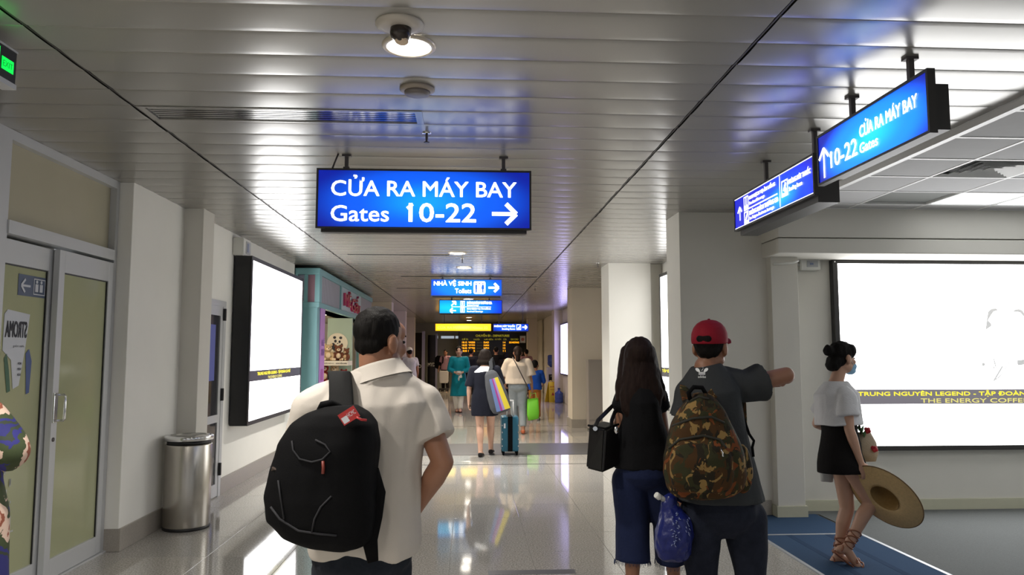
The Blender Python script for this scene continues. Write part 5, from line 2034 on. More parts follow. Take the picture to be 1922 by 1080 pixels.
flap = shirt2
bm = bm_new()
def leafp(ang_, L_, w_):
    pts = []
    ca, sa = math.cos(ang_), math.sin(ang_)
    for i in range(14):
        t_ = 2 * PI * i / 14
        x, y = .012 + L_ / 2 + L_ / 2 * math.cos(t_), w_ * math.sin(t_) * (1 if math.cos(t_) > -.3 else .8)
        pts.append((x * ca - y * sa, x * sa + y * ca))
    FTm.poly(bm, pts, .003)
for a_ in (90, 38, 142):
    leafp(math.radians(a_), .026, .0075)
for k_ in range(3):
    FTm.rect(bm, -.016, .016, -.001 + .005 * k_ - .006, .002 + .005 * k_ - .006, .0035 + .0002 * k_)
TW = mat('white_screen_print', (.85, .86, .86), .6)
tf_ = struct(obj('trefoil_mark', bm, TW, flap), 'stuff')
onto_shirt(tf_)
onto_shirt(FTm.text('lettering', 'adidas', -.019, .019, -.022, -.010, TW, flap, .003, .01))

# blue plastic bag in his left hand
pb = thing('plastic_bag', 'blue plastic carrier bag with white print held by the red cap man', 'bag', at(1265, 1050, 3.72))
blu = mat('blue_plastic_film', (0.009, 0.015, 0.12), 0.32, bump=.6, bscale=22, spec=.4)
bm = bm_new()
rg = []
for py, xa, xb, dd in ((1054, 1252, 1280, .25), (1046, 1236, 1290, .65), (1028, 1229, 1298, .9), (1000, 1231, 1300, 1.0), (972, 1237, 1294, .85), (956, 1240, 1278, .55), (945, 1240, 1272, .5), (932, 1246, 1270, .45), (926, 1254, 1264, .2)):
    A, B = at(xa, py, 3.72), at(xb, py, 3.72)
    rg.append(((A + B) / 2, V3(((B - A).length / 2, 0, 0)), V3((0, .085 * dd, 0))))
loft(bm, rg, 28, 2.3)
body = solid('bag_body', bm, blu, pb, .006, 3, (.008, 22, (1, 1, .6)))
bm = bm_new()
ribbon(bm, [at(1262, 938, 3.74), at(1272, 936, 3.78), at(1281, 940, 3.85), at(1283, 950, 3.9), at(1278, 964, 3.86), at(1266, 962, 3.78)], V3((0, -1, .2)), .03, .004)
obj('handle', bm, blu, pb)
wpp = mat('faded_white_print', (0.20, 0.24, 0.42), .5)
bm = bm_new()
random.seed(5)
for k_ in range(26):
    px, py = 1268 + random.uniform(-6, 8), 962 + k_ * 2.5
    a_ = random.uniform(0, 3)
    p_ = bag_pt(px, py, .004)
    q_ = bag_pt(px + 4 * math.cos(a_), py + 4 * math.sin(a_), .004)
    if (p_ - q_).length < .06:
        tube(bm, [p_, q_], .0022, 4)
for k_ in range(10):
    px, py = 1290 + random.uniform(-3, 4), 972 + k_ * 3.5
    p_ = bag_pt(px, py, .004)
    q_ = bag_pt(px + 2, py + 3.5, .004)
    if (p_ - q_).length < .06:
        tube(bm, [p_, q_], .002, 4)
struct(obj('white_print', bm, wpp, pb), 'stuff')
bt = thing('water_bottle', 'small clear bottle with white cap sticking out of the blue bag', 'bottle', at(1238, 940, 3.70))
d_ = (at(1262, 950, 3.72) - at(1240, 934, 3.70)).normalized()
bm = bm_new()
lathe(bm, at(1240, 934, 3.70), [(.012, 0), (.013, .02), (.03, .05), (.032, .09), (.03, .10)], 14, d_)
obj('bottle', bm, mat('clear_plastic', (.6, .6, .58), .15, trans=.6), bt)
bm = bm_new()
lathe(bm, at(1231, 929, 3.695), [(.014, 0), (.0155, .004), (.0155, .026), (.014, .028)], 14, d_)
obj('cap', bm, M['white_plastic'], bt)

# ================= woman in black with the handbag
Y = 4.05
J = template(at(1202, 850, Y).x, Y, 4, 1.585)
override(J, Y, head=(1199, 675, .0), neck=(1202, 722, -.02), shL=(1174, 750), shR=(1232, 747), elL=(1160, 812, .02), wrL=(1146, 812, .22),
         elR=(1247, 832, .0), wrR=(1252, 886, .10), hipL=(1182, 890), hipR=(1232, 890), knL=(1187, 980, .03), knR=(1258, 985, .04), anL=(1187, 1130, -.02), anR=(1267, 1118, .12))
J['Hf'] = V3((.05, 1, -.05)).normalized()
p3 = person('woman in a black tee and navy culottes with long hair, handbag on her arm', J,
            dict(voxel=.0075, fem=True, hem=.08, sleeve=.26, sleeve_ease=.013, ease=.014, hw=.083, girth=1.1, waist=.95, bottom='trousers', hair='long', hair_len=.335, hair_w=1.0,
                 leg_w=(.062, .058, .060), leg_end=.50, limb=.95, cuff=1.2),
            dict(skin=M['skin'], top=cloth('black_jersey', (0.008, 0.008, 0.009), .85), bottom=cloth('navy_denim', (0.014, 0.02, 0.055), .85, .12, 30), hair=M['hair_brown'],
                 shoe=cloth('black_flat_shoe', (.015, .015, .015), .5)))
# frayed hems
fr_m = cloth('frayed_denim', (0.03, 0.045, 0.10), .9)
for s in 'LR':
    kn, an = J['kn' + s], J['an' + s]
    c0 = kn.lerp(an, .50)
    x, y = frame_of(an - kn)
    bm = bm_new()
    random.seed(11)
    for i in range(90):
        t_ = 2 * PI * i / 90
        p_ = c0 + (x * math.cos(t_) + y * math.sin(t_)) * .096
        tube(bm, [p_ + V3((0, 0, .004)), p_ + V3((random.uniform(-.004, .004), random.uniform(-.004, .004), -random.uniform(.006, .02)))], .0012, 3)
    struct(obj('frayed_hem', bm, fr_m, p3), 'stuff')
hb = thing('handbag', 'black leather handbag hanging from the arm of the long haired woman', 'handbag', at(1130, 888, 4.0))
lea = mat('black_leather_bag', (0.010, 0.009, 0.009), .35, bump=.1, bscale=150)
def hexa(bm, P0, P1):
    """box from two quads of points"""
    vs = [bm.verts.new(p) for p in list(P0) + list(P1)]
    for f in ((0, 3, 2, 1), (4, 5, 6, 7), (0, 1, 5, 4), (1, 2, 6, 5), (2, 3, 7, 6), (3, 0, 4, 7)):
        bm.faces.new([vs[i] for i in f])
bm = bm_new()
hexa(bm, [at(1098, 880, 3.98), at(1131, 889, 3.86), at(1166, 873, 3.98), at(1133, 868, 4.10)],
     [at(1104, 798, 3.98), at(1136, 806, 3.90), at(1162, 796, 3.99), at(1132, 790, 4.06)])
bmesh.ops.bevel(bm, geom=list(bm.edges), offset=.012, segments=3, affect='EDGES')
obj('bag_body', bm, lea, hb)
bm = bm_new()
ribbon(bm, [at(1115, 806, 3.935), at(1122, 790, 3.95), at(1140, 772, 4.0), at(1152, 760, 4.06), at(1160, 768, 4.12), at(1156, 790, 4.10), at(1140, 800, 4.05)], V3((0, -1, .3)), .022, .006)
obj('handle', bm, lea, hb)
bm = bm_new()
ribbon(bm, [at(1146, 806, 3.92), at(1148, 790, 3.95), at(1154, 774, 4.0), at(1162, 768, 4.06), at(1168, 780, 4.1), at(1160, 798, 4.06)], V3((.4, -1, .3)), .022, .006)
obj('handle', bm, lea, hb)
bm = bm_new()
ell(bm, at(1157, 808, 3.92), (.014, .008, .02))
lathe(bm, at(1117, 805, 3.925), [(.012, 0), (.012, .004)], 12, (0, -1, 0))
obj('metal_charm', bm, M['chrome'], hb)
bm = bm_new()
tube(bm, [at(1104, 799, 3.975), at(1136, 805, 3.89), at(1161, 797, 3.985)], .006, 6)
obj('zip', bm, M['nylon'], hb)

# ================= woman with the straw hat
Y = 5.35
J = template(at(1572, 880, Y).x, Y, 70, 1.59)
override(J, Y, head=(1582, 672, .0), neck=(1569, 716, .0), shL=(1552, 748, .12), shR=(1588, 748, -.13), elL=(1533, 796, .22), wrL=(1560, 806, .36),
         elR=(1594, 806, -.17), wrR=(1616, 870, -.17), hipL=(1576, 845, .08), hipR=(1580, 848, -.07),
         knL=(1590, 955, .07), anL=(1572, 1046, .06), knR=(1636, 944, -.03), anR=(1588, 1030, -.06))
a = math.radians(74)
J['Hf'] = V3((math.sin(a), math.cos(a), -.06)).normalized()
J['footL'] = V3((.97, -.2, 0)).normalized()
J['footR'] = V3((.75, -.1, -.62)).normalized()
J['downR'] = V3((-.62, 0, -.75)).normalized()
J['handR'] = V3((.35, -.05, -.93)).normalized()
J['palmR'] = V3((0, 1, .1))
J['thumbR'] = V3((1, 0, .3))
J['curlR'] = .5
J['nk'] = .92
p4 = person('woman in a white tee and black skirt with a blue mask carrying a straw hat', J,
            dict(voxel=.0075, fem=True, hem=.37, sleeve=.58, sleeve_ease=.018, ease=.020, hw=.098, girth=1.18, waist=.96, bottom='skirt', skirt_end=-.31, skirt_top=.46, skirt_w=1.12, hair='bun', limb=.93, mask=True, cuff=1.4),
            dict(skin=M['skin_light'], top=cloth('white_tee', (0.62, 0.62, 0.64), .9), bottom=cloth('black_skirt_cotton', (0.010, 0.009, 0.009), .85)))
P, R, k = headpt(J)
bm = bm_new()
ell(bm, P(0, .072, -.062), (.052 * k, .046 * k, .040 * k), R)
ell(bm, P(0, .070, -.092), (.048 * k, .042 * k, .036 * k), R)
solid('face_mask', bm, mat('blue_mask', (0.30, 0.55, 0.78), .7), p4, .005, 3)
bm = bm_new()
for s in (-1, 1):
    tube(bm, [P(s * .045, .06, -.055), P(s * .07, .03, -.035), P(s * .08, -.005, -.015)], .0018, 4)
struct(obj('mask_loop', bm, M['paper'], p4), 'stuff')
# lace up sandals
san = mat('tan_sandal_leather', (0.28, 0.10, 0.05), .5)
for s in 'LR':
    an, kn = J['an' + s], J['kn' + s]
    ft, dn = J['foot' + s], J.get('down' + s, V3((0, 0, -1)))
    sv = ft.cross(dn).normalized()
    bm = bm_new()
    h_ = J['h']
    loft(bm, [(an + ft * a_ * h_ + dn * .0465 * h_, sv * w_ * h_, dn * .006) for a_, w_ in ((-.04, .012), (-.03, .022), (.03, .024), (.085, .032), (.12, .026), (.136, .010))], 16, 2.5)
    sd = obj('sandal', bm, san, p4)
    bm = bm_new()
    for a_, r_, t_ in ((.09, .031, .022), (.06, .030, .020), (-.02, .026, .026)):
        c_ = an + ft * a_ * h_ + dn * .026 * h_
        n_ = 14
        tube(bm, [c_ + (sv * math.cos(PI * i / n_) * r_ - dn * math.sin(PI * i / n_) * t_) * h_ for i in range(n_ + 1)], .006, 6)
    ax_ = (kn - an).normalized()
    x, y = frame_of(ax_)
    for turn in range(3):
        for sgn in (1, -1):
            pts = []
            for i in range(17):
                t_ = 2 * PI * i / 16
                q_ = .01 + .035 * turn + .03 * (.5 + .5 * math.cos(t_ + (0 if sgn > 0 else PI)))
                pts.append(an + ax_ * q_ * 1.3 + (x * math.cos(t_) + y * math.sin(t_)) * (.0375 + .05 * q_))
            tube(bm, pts, .004, 5)
    struct(obj('sandal_laces', bm, san, p4), 'stuff')
# straw hat held by the brim, hollow side to the corridor
hc = at(1660, 936, Y - .20)
hat = thing('straw_hat', 'wide brimmed straw hat held low by the woman with the mask', 'hat', hc)
hn = V3((-.74, -.40, -.53)).normalized()
u_ = (at(1728, 972, Y - .2) - at(1612, 900, Y - .2))
u_ = (u_ - hn * u_.dot(hn)).normalized()
v_ = hn.cross(u_)
straw = mat('straw_weave', (0.62, 0.43, 0.20), .75, bump=.5, bscale=220, var=.2, vscale=60)
straw2 = mat('inner_straw_band', (0.32, 0.19, 0.06), .8, bump=.5, bscale=220, var=.2, vscale=60)
NR = 48
bm = bm_new()
rings_ = []
prof_ = [(.262, -.014), (.22, -.006), (.18, 0.0), (.13, 0.0), (.10, -.004), (.094, -.02), (.09, -.08), (.075, -.105), (.0, -.11)]
prof2 = [(.0, -.114), (.077, -.109), (.094, -.082), (.098, -.022), (.104, -.008), (.13, -.004), (.18, -.004), (.22, -.010), (.263, -.018)]
loft(bm, [(hc + hn * h2, u_ * max(r, 1e-3) * (1 + .0 * r), v_ * max(r, 1e-3) * .94) for r, h2 in prof_ + prof2], NR, cap=False)
for f in bm.faces:
    f.smooth = True
obj('brim', bm, straw, hat)
bm = bm_new()
loft(bm, [(hc + hn * h2, u_ * r, v_ * r * .94) for r, h2 in ((.101, .001), (.0935, -.018), (.089, -.079), (.074, -.103), (.001, -.108))], NR, cap=False)
obj('crown_lining', bm, straw2, hat)
bm = bm_new()
pts = [hc + hn * -.016 + u_ * .263 * math.cos(2 * PI * i / 48) + v_ * .247 * math.sin(2 * PI * i / 48) for i in range(49)]
tube(bm, pts, .004, 6)
obj('brim_edge', bm, mat('dark_straw_edge', (0.16, 0.09, 0.035), .7), hat)
# shoulder bag with roses and a scarf
bg = thing('shoulder_bag', 'small beige woven bag with red roses at the hip of the masked woman', 'bag', at(1628, 865, Y - .02))
bm = bm_new()
loft(bm, [(at(1628, 866, Y), V3((.06, 0, 0)), V3((0, .035, 0))), (at(1626, 850, Y), V3((.085, 0, 0)), V3((0, .055, 0))), (at(1624, 830, Y), V3((.075, 0, 0)), V3((0, .05, 0))), (at(1622, 812, Y), V3((.045, 0, 0)), V3((0, .03, 0)))], 20, 2.4)
obj('bag_body', bm, mat('beige_weave', (0.38, 0.31, 0.22), .8, bump=.4, bscale=150, var=.15), bg)
bm = bm_new()
tube(bm, [at(1616, 815, Y - .02), at(1612, 790, Y - .09), at(1600, 760, Y - .12), at(1580, 735, Y - .04), at(1576, 732, Y + .04)], .006, 6)
obj('strap', bm, M['black'], bg)
rose = mat('red_rose', (0.42, 0.01, 0.025), .6)
for q in ((1627, 808, -.04), (1640, 843, -.05)):
    c_ = at(q[0], q[1], Y + q[2])
    bm = bm_new()
    for i in range(7):
        a_ = i * 2.4
        ell(bm, c_ + V3((math.cos(a_) * .012, -.004 * i, math.sin(a_) * .012)), (.016 - .001 * i, .010, .016 - .001 * i))
    solid('rose', bm, rose, bg, .004, 1)
bm = bm_new()
for q in ((1618, 806), (1622, 814), (1612, 802)):
    c_ = at(q[0], q[1], Y - .045)
    loft(bm, [(c_ + V3((0, 0, -.03)), V3((.002, 0, 0)), V3((0, .002, 0))), (c_, V3((.013, 0, 0)), V3((0, .003, 0))), (c_ + V3((.012, 0, .03)), V3((.001, 0, 0)), V3((0, .001, 0)))], 8)
struct(obj('leaf', bm, mat('green_leaf', (0.05, 0.14, 0.05), .6), bg), 'stuff')
jk = thing('jacket', 'pale grey jacket hanging down behind the black skirt', 'jacket', at(1556, 905, Y + .1))
bm = bm_new()
loft(bm, [(at(1552, 905, Y + .16), V3((.045, 0, 0)), V3((0, .03, 0))), (at(1553, 880, Y + .15), V3((.05, 0, 0)), V3((0, .04, 0))), (at(1556, 840, Y + .14), V3((.045, 0, 0)), V3((0, .04, 0))), (at(1562, 800, Y + .16), V3((.03, 0, 0)), V3((0, .03, 0)))], 16, 2.5)
solid('cloth', bm, cloth('pale_grey_cotton', (.42, .42, .41)), jk, .008, 3, (.006, 14, (1, 1, .5)))

# ================= person in a floral dress at the left edge
Y = 3.0
J = template(-1.95, Y, 8, 1.62)
override(J, Y, shR=(-28, 785), elR=(18, 846, -.03), wrR=(-30, 905, .16))
fl_ = bpy.data.materials.new('floral_print_cloth')
fl_.use_nodes = True
nt = fl_.node_tree
b_ = nt.nodes['Principled BSDF']
b_.inputs['Roughness'].default_value = .8
tc = nt.nodes.new('ShaderNodeTexCoord')
dn_ = nt.nodes.new('ShaderNodeTexNoise')
dn_.inputs['Scale'].default_value = 22
dn_.inputs['Detail'].default_value = 3
nt.links.new(tc.outputs['Object'], dn_.inputs['Vector'])
va = nt.nodes.new('ShaderNodeVectorMath')
va.operation = 'SCALE'
va.inputs['Scale'].default_value = .05
nt.links.new(dn_.outputs['Color'], va.inputs[0])
vb = nt.nodes.new('ShaderNodeVectorMath')
nt.links.new(tc.outputs['Object'], vb.inputs[0])
nt.links.new(va.outputs[0], vb.inputs[1])
vo = nt.nodes.new('ShaderNodeTexVoronoi')
vo.inputs['Scale'].default_value = 6.5
nt.links.new(vb.outputs[0], vo.inputs['Vector'])
rp = nt.nodes.new('ShaderNodeValToRGB')
rp.color_ramp.interpolation = 'CONSTANT'
e = rp.color_ramp.elements
e[0].position, e[0].color = 0, (.25, .05, .025, 1)
e[1].position, e[1].color = .14, (.50, .30, .22, 1)
for p_, c_ in ((.22, (.22, .06, .03, 1)), (.30, (.52, .38, .30, 1)), (.42, (.03, .045, .012, 1)), (.54, (.015, .015, .14, 1)), (.62, (.02, .03, .015, 1)), (.70, (.012, .012, .12, 1))):
    q = e.new(p_)
    q.color = c_
nt.links.new(vo.outputs['Distance'], rp.inputs[0])
nt.links.new(rp.outputs[0], b_.inputs['Base Color'])
p5 = person('person in a blue dress with big flowers cut off by the left photo edge', J,
            dict(voxel=.008, fem=True, hem=-.1, dress=-.72, sleeve=1.15, sleeve_ease=.018, ease=.016, hair='bob', flare=1.1, girth=1.1, cuff=1.4),
            dict(skin=M['skin_light'], top=fl_, shoe=cloth('black_sandal', (.02, .02, .02))))

# ================= woman with the stripy bag and the suitcase
Y = 11.1
J = template(at(910, 760, Y).x, Y, 6, 1.56, wrL=(-.15, .0, .50), elL=(-.145, -.03, .64), elR=(.15, .04, .66), wrR=(.20, -.06, .56), anR=(.05, .11, .055), knR=(.052, .07, .29), anL=(-.035, -.05, .045),
             knL=(-.045, .0, .285), handR=(.3, -.4, -.8))
J['hs'] = 1.08
p6 = person('woman with bobbed hair in a black dress with a white collar pulling a suitcase', J,
            dict(voxel=.011, fem=True, hem=-.1, dress=-.44, sleeve=.95, sleeve_ease=.014, ease=.010, hw=.108, girth=1.2, hair='bob', waist=.9, flare=1.06, limb=1.05),
            dict(skin=M['skin_light'], top=cloth('navy_black_cotton', (0.012, 0.013, 0.02)), hair=mat('brown_black_hair', (.012, .008, .006), .7, bump=.3, bscale=60, spec=.1), shoe=cloth('black_pump', (.015, .013, .013), .4)))
bm = bm_new()
nk = J['neck']
loft(bm, [(nk + V3((0, -.005, -.17)), V3((.012, 0, 0)), V3((0, .012, 0))), (nk + V3((0, -.03, -.13)), V3((.09, 0, 0)), V3((0, .085, 0))), (nk + V3((0, -.02, -.075)), V3((.168, 0, 0)), V3((0, .105, 0))), (nk + V3((0, -.01, -.02)), V3((.11, 0, 0)), V3((0, .09, 0))),
          (nk + V3((0, 0, .01)), V3((.07, 0, 0)), V3((0, .06, 0)))], 24)
solid('white_collar', bm, cloth('white_cotton', (.75, .75, .74)), p6, .009, 3)
sb = thing('backpack', 'grey backpack with yellow, purple and blue stripes on the woman with bobbed hair', 'backpack', at(935, 777, Y - .2))
Ub = (at(942, 772, 10.8) - at(920, 700, 10.8)).normalized()
Sb = V3((-Ub.z, 0, Ub.x)) * -1
Sb = V3((Ub.z, 0, -Ub.x))
if Sb.x < 0:
    Sb = -Sb
c0 = at(931, 735, 10.84)
Ln = .31
bm = bm_new()
loft(bm, [(c0 + Ub * a_ * Ln, Sb * w_, V3((0, d_, 0))) for a_, w_, d_ in ((-1, .05, .03), (-.85, .09, .06), (-.4, .125, .085), (.2, .15, .095), (.7, .155, .095), (.95, .13, .08), (1.02, .08, .05))], 26, 2.6)
solid('bag_body', bm, cloth('grey_canvas', (.075, .078, .085)), sb, .009, 3)
bm_ = [('stripe', mat('yellow_fabric', (.60, .48, .03), .7), .035, .115), ('stripe', mat('purple_fabric', (.30, .03, .20), .7), -.03, .0), ('stripe', mat('pale_violet_fabric', (.30, .20, .45), .7), .0, .035),
       ('stripe', mat('blue_fabric', (.11, .17, .36), .7), -.09, -.03)]
for nme, mm, a_, b2 in bm_:
    bm = bm_new()
    for t0_, t1_ in ((-.62, .9),):
        P8 = []
        for d_ in (.07, .108):
            for tt, ss in ((t0_, a_), (t0_, b2), (t1_, b2), (t1_, a_)):
                P8.append(c0 + Ub * tt * Ln + Sb * (ss * (1.0 if tt > 0 else .62) + .01) + V3((0, -d_, 0)))
        hexa(bm, P8[:4], P8[4:])
    obj(nme, bm, mm, sb)
bm = bm_new()
ribbon(bm, [c0 + Ub * -.95 * Ln + V3((.0, -.0, 0)), at(922, 690, 10.95), at(921, 680, 11.0), at(921, 673, 11.05), at(922, 672, 11.14), at(926, 684, 11.22), at(930, 720, 11.24), at(936, 765, 11.1)], [V3((0, -1, 0)), V3((0, -1, .3)), V3((0, -.8, .6)), V3((0, 0, 1)), V3((0, .5, .8)), V3((0, 1, 0)), V3((0, 1, 0)), V3((0, 1, 0))], .055, .012)
obj('shoulder_strap', bm, cloth('charcoal_webbing', (.05, .052, .056)), sb)
sc_ = thing('suitcase', 'teal blue hard suitcase on wheels pulled by the woman in the black dress', 'suitcase', at(957, 848, 11.25))
cx = at(957, 815, 11.25).x
sm_ = mat('teal_blue_shell', (0.012, 0.10, 0.16), .35)
bm = bm_new()
box(bm, cx - .128, cx + .128, 11.15, 11.52, .055, .565, bevel=.03)
obj('shell', bm, sm_, sc_)
bm = bm_new()
box(bm, cx - .035, cx + .035, 11.143, 11.527, .06, .57, bevel=.006)
obj('zip_band', bm, M['nylon'], sc_)
for s in (-1, 1):
    bm = bm_new()
    for k_ in range(4):
        box(bm, cx + s * .118 - .006, cx + s * .118 + .006, 11.142, 11.15, .13 + .1 * k_, .15 + .1 * k_)
    struct(obj('rivet', bm, M['chrome'], sc_), 'stuff')
bm = bm_new()
box(bm, cx - .095, cx - .07, 11.1415, 11.146, .40, .47)
obj('paper_label', bm, M['paper'], sc_)
bm = bm_new()
for dx in (-.05, .05):
    tube(bm, [(cx + dx, 11.2, .56), (cx + dx * .9, 11.2, .80)], .009, 8)
tube(bm, [(cx - .055, 11.2, .80), (cx + .055, 11.2, .80)], .012, 8)
obj('telescopic_handle', bm, mat('pale_handle', (.5, .5, .5), .4), sc_)
for dx, dy in ((-.1, 11.19), (.1, 11.19), (-.1, 11.48), (.1, 11.48)):
    bm = bm_new()
    lathe(bm, (cx + dx - .015, dy, .027), [(.018, 0), (.027, .004), (.027, .026), (.018, .03)], 14, (1, 0, 0))
    box(bm, cx + dx - .02, cx + dx + .02, dy - .012, dy + .012, .03, .07)
    obj('wheel', bm, M['nylon'], sc_)

# ================= woman in beige with the green bag
Y = 14.2
J = template(at(972, 780, Y).x, Y, 4, 1.64, elL=(-.16, .05, .645), wrL=(-.15, .13, .56), elR=(.145, -.01, .63), wrR=(.165, .02, .505), anR=(.06, -.06, .05), anL=(-.03, .10, .06), knL=(-.045, .06, .29))
p7 = person('woman with a ponytail in a loose beige top and pale jeans', J,
            dict(voxel=.012, fem=True, hem=.16, sleeve=.85, sleeve_ease=.032, cuff=1.5, ease=.026, hw=.105, girth=1.15, waist=1.02, flare=1.12, bottom='trousers', hair='pony', leg_w=(.060, .048, .036), leg_end=.86),
            dict(skin=M['skin'], top=cloth('beige_linen', (.52, .45, .38)), bottom=cloth('pale_denim', (.24, .27, .29), .85, .15, 20), hair=M['hair_brown'], shoe=mat('orange_sandal', (.38, .09, .03), .5)))
bm = bm_new()
ribbon(bm, [at(962, 671, 14.02), at(967, 680, 13.97), at(972, 690, 13.94), at(983, 712, 13.93), at(992, 730, 13.98)], V3((0, -1, 0)), .02, .008)
obj('bag_strap', bm, mat('dark_strap', (.04, .03, .03), .6), p7)
gb = thing('shopping_bag', 'lime green shopping bag carried by the woman in the beige top', 'bag', at(1000, 788, 14.1))
A = at(1000, 767, 14.12)
bm = bm_new()
loft(bm, [(A + V3((.01, 0, -.205)), V3((.10, 0, .02)), V3((0, .07, 0))), (A + V3((.005, 0, -.1)), V3((.115, 0, .02)), V3((0, .085, 0))), (A + V3((0, 0, .12)), V3((.11, 0, .015)), V3((0, .075, 0))), (A + V3((0, 0, .185)), V3((.10, 0, .01)), V3((0, .02, 0)))], 20, 4.0)
obj('bag_body', bm, mat('lime_green_fabric', (.14, .50, .02), .6, bump=.2, bscale=30), gb)
for s in (-1, 1):
    bm = bm_new()
    tube(bm, [A + V3((-.06, s * .03, .17)), A + V3((-.035, s * .02, .30)), J['wrR'] + V3((0, s * .01, -.09)), A + V3((.05, s * .02, .29)), A + V3((.07, s * .03, .17))], .007, 6)
    obj('handle', bm, mat('lime_handle_%d' % (s + 1), (.26, .42, .06), .6), gb)
# boy
Y = 17.0
J = template(at(1004, 750, Y).x, Y, 10, 1.33, elR=(.15, .04, .66), wrR=(.13, .14, .60))
J['hs'] = 1.22
p8 = person('boy in a blue shirt and orange brown trousers before the water cooler', J,
            dict(voxel=.013, hem=-.02, sleeve=1.4, sleeve_ease=.016, ease=.014, hair='short', bottom='trousers', leg_w=(.055, .045, .04)),
            dict(skin=M['skin'], top=cloth('royal_blue_cotton', (.012, .06, .33)), bottom=cloth('rust_cotton', (.30, .12, .03)), shoe=cloth('grey_shoe', (.2, .2, .2))))
# flight attendant walking towards the camera
Y = 19.4
J = template(at(861, 760, Y).x, Y, 180, 1.69, elL=(-.15, -.01, .645), wrL=(-.05, .12, .60), elR=(.15, -.01, .645), wrR=(.05, .12, .60), anL=(-.025, .045, .05), knL=(-.035, .03, .29), anR=(.025, -.05, .045))
p9 = person('flight attendant in a long teal tunic walking towards the camera', J,
            dict(voxel=.013, fem=True, hem=-.1, dress=-.88, sleeve=1.85, sleeve_ease=.010, ease=.008, hw=.092, hair='pony', flare=1.3, bottom='trousers', leg_w=(.048, .045, .042), leg_end=.98),
            dict(skin=M['skin_light'], top=cloth('teal_silk', (.006, .17, .22), .5, b=.1), bottom=cloth('white_silk', (.65, .63, .58)), shoe=cloth('brown_pump', (.09, .03, .02), .4)))
bm = bm_new()
ell(bm, J['wrL'].lerp(J['wrR'], .5) + V3((0, -.06, -.01)), (.06, .03, .045))
ell(bm, J['wrL'].lerp(J['wrR'], .5) + V3((0, -.06, -.16)), (.02, .012, .05))
tube(bm, [J['wrL'].lerp(J['wrR'], .5) + V3((0, -.06, -.02)), J['wrL'].lerp(J['wrR'], .5) + V3((0, -.06, -.14))], .006, 6)
struct(obj('boarding_papers', bm, mat('pale_paper', (.4, .42, .40), .6), p9), 'stuff')
# man with the trolley bag
Y = 30.5
J = template(at(836, 700, Y).x, Y, 200, 1.66, wrR=(.13, .12, .50), elR=(.15, .0, .62))
pA = person('man in a pink plaid shirt with a backpack standing at the far grey wall', J,
            dict(voxel=.018, hem=-.05, sleeve=.6, ease=.012, hair='short', bottom='trousers', face=True),
            dict(skin=M['skin'], top=cloth('pink_plaid', (.42, .26, .32), .9, .3, 40), bottom=cloth('dark_trousers', (.02, .018, .02)), shoe=cloth('dark_trainers', (.03, .03, .03))))
bb = thing('backpack', 'black backpack on the man in the pink plaid shirt', 'backpack', at(823, 690, Y + .18))
c0 = at(824, 680, Y + .12)
bm = bm_new()
loft(bm, [(c0 + V3((0, 0, z_)), V3((w_, 0, 0)), V3((0, .10, 0))) for z_, w_ in ((-.28, .08), (-.22, .17), (0, .19), (.18, .16), (.26, .08))], 20, 2.6)
solid('bag_body', bm, M['nylon'], bb, .014, 3)
tube_ = bm_new()
ribbon(tube_, [c0 + V3((.10, -.1, -.15)), c0 + V3((.16, -.22, .0)), c0 + V3((.17, -.24, .15)), c0 + V3((.15, -.12, .22))], V3((0, -1, 0)), .05, .015)
obj('shoulder_strap', tube_, M['nylon'], bb)
wb = thing('luggage_bag', 'white bag on a small black trolley beside the man in pink plaid', 'bag', at(833, 725, 30.0))
c0 = at(833, 709, 30.0)
bm = bm_new()
loft(bm, [(c0 + V3((0, 0, z_)), V3((w_, 0, 0)), V3((0, .12, 0))) for z_, w_ in ((-.22, .17), (-.15, .185), (.1, .19), (.25, .19), (.26, .17))], 20, 4)
solid('bag_body', bm, cloth('white_bag_fabric', (.5, .5, .5)), wb, .016, 2)
bm = bm_new()
box(bm, c0.x - .2, c0.x + .2, 29.86, 30.14, .06, .12, bevel=.01)
obj('trolley_base', bm, M['black'], wb)
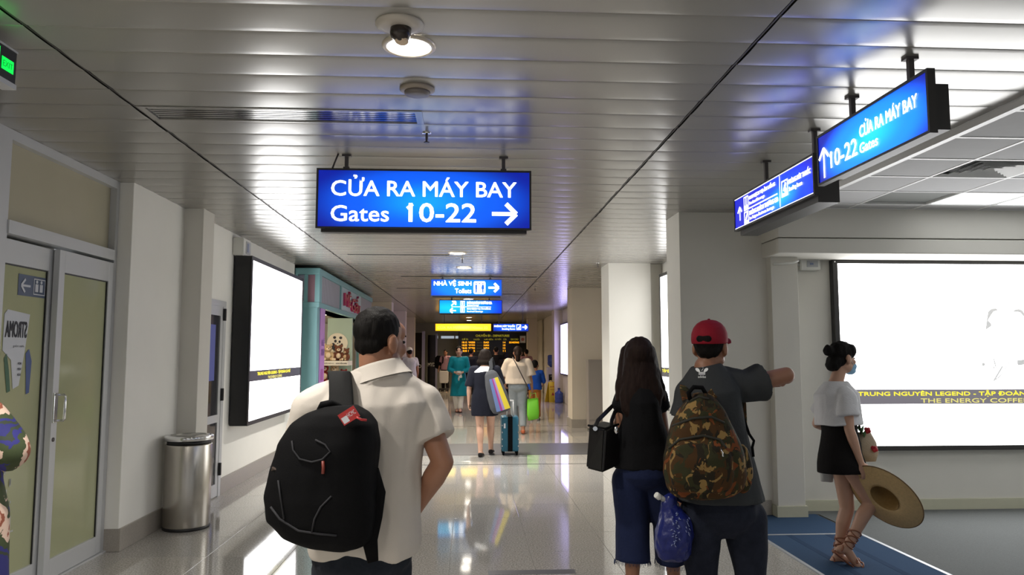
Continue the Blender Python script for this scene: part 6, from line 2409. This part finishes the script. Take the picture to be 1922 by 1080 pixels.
for dx in (-.17, .17):
    bm = bm_new()
    lathe(bm, (c0.x + dx - .02, 30.0, .045), [(.045, 0), (.045, .04)], 14, (1, 0, 0))
    obj('wheel', bm, M['black'], wb)
# people in front of the departures board
def back_view(label, px, Y, yaw, h, top, hair, bottom=(.012, .012, .014), skin='skin', long_=False, **kw):
    J = template(at(px, 700, Y).x, Y, yaw, h, **kw)
    return person(label, J, dict(voxel=.017, hem=-.06, sleeve=1.9 if long_ else .6, ease=.014, hair=hair, bottom='trousers'),
                  dict(skin=M[skin], top=top, bottom=cloth('dark_cloth_%d' % px, bottom), shoe=cloth('black_shoe_%d' % px, (.015, .015, .015))))


back_view('person in a dark suit right behind the flight attendant facing the board', 884, 26.0, 15, 1.68, cloth('dark_navy_suit', (.012, .014, .022)), 'short', long_=True)
back_view('tall person in black between the bobbed hair and the board', 931, 26.5, -5, 1.74, cloth('black_wool', (.010, .010, .011)), 'crop', long_=True)
back_view('dark haired person in a black top left of the ponytail woman', 949, 24.0, 10, 1.55, cloth('black_cotton_top', (.012, .011, .012)), 'bob', long_=True)
back_view('person in a pink shirt at the right end of the board', 988, 28.0, -20, 1.66, cloth('dusty_pink_cotton', (.42, .24, .28)), 'short', skin='skin_light')
J = template(at(768, 690, 20.5).x, 20.5, -20, 1.66)
pE = person('person in a pale shirt half hidden behind the face of the near man', J,
            dict(voxel=.015, hem=-.05, sleeve=.6, ease=.016, hair='short', bottom='trousers'),
            dict(skin=M['skin'], top=cloth('pale_blue_shirt', (.45, .45, .52), .9, .2, 30), bottom=cloth('grey_trousers', (.10, .10, .12)), shoe=cloth('dark_boots', (.03, .03, .03))))
P, R, k = headpt(J)
wc_ = thing('cap', 'white cap on the person half hidden behind the near man', 'cap', P(0, 0, .05))
bm = bm_new()
ell(bm, P(0, -.01, .06), (.09 * k, .11 * k, .085 * k), R)
ell(bm, P(0, .12, .03), (.07 * k, .075 * k, .012 * k), R)
solid('crown', bm, cloth('white_cap_cotton', (.7, .68, .62)), wc_, .012, 2)
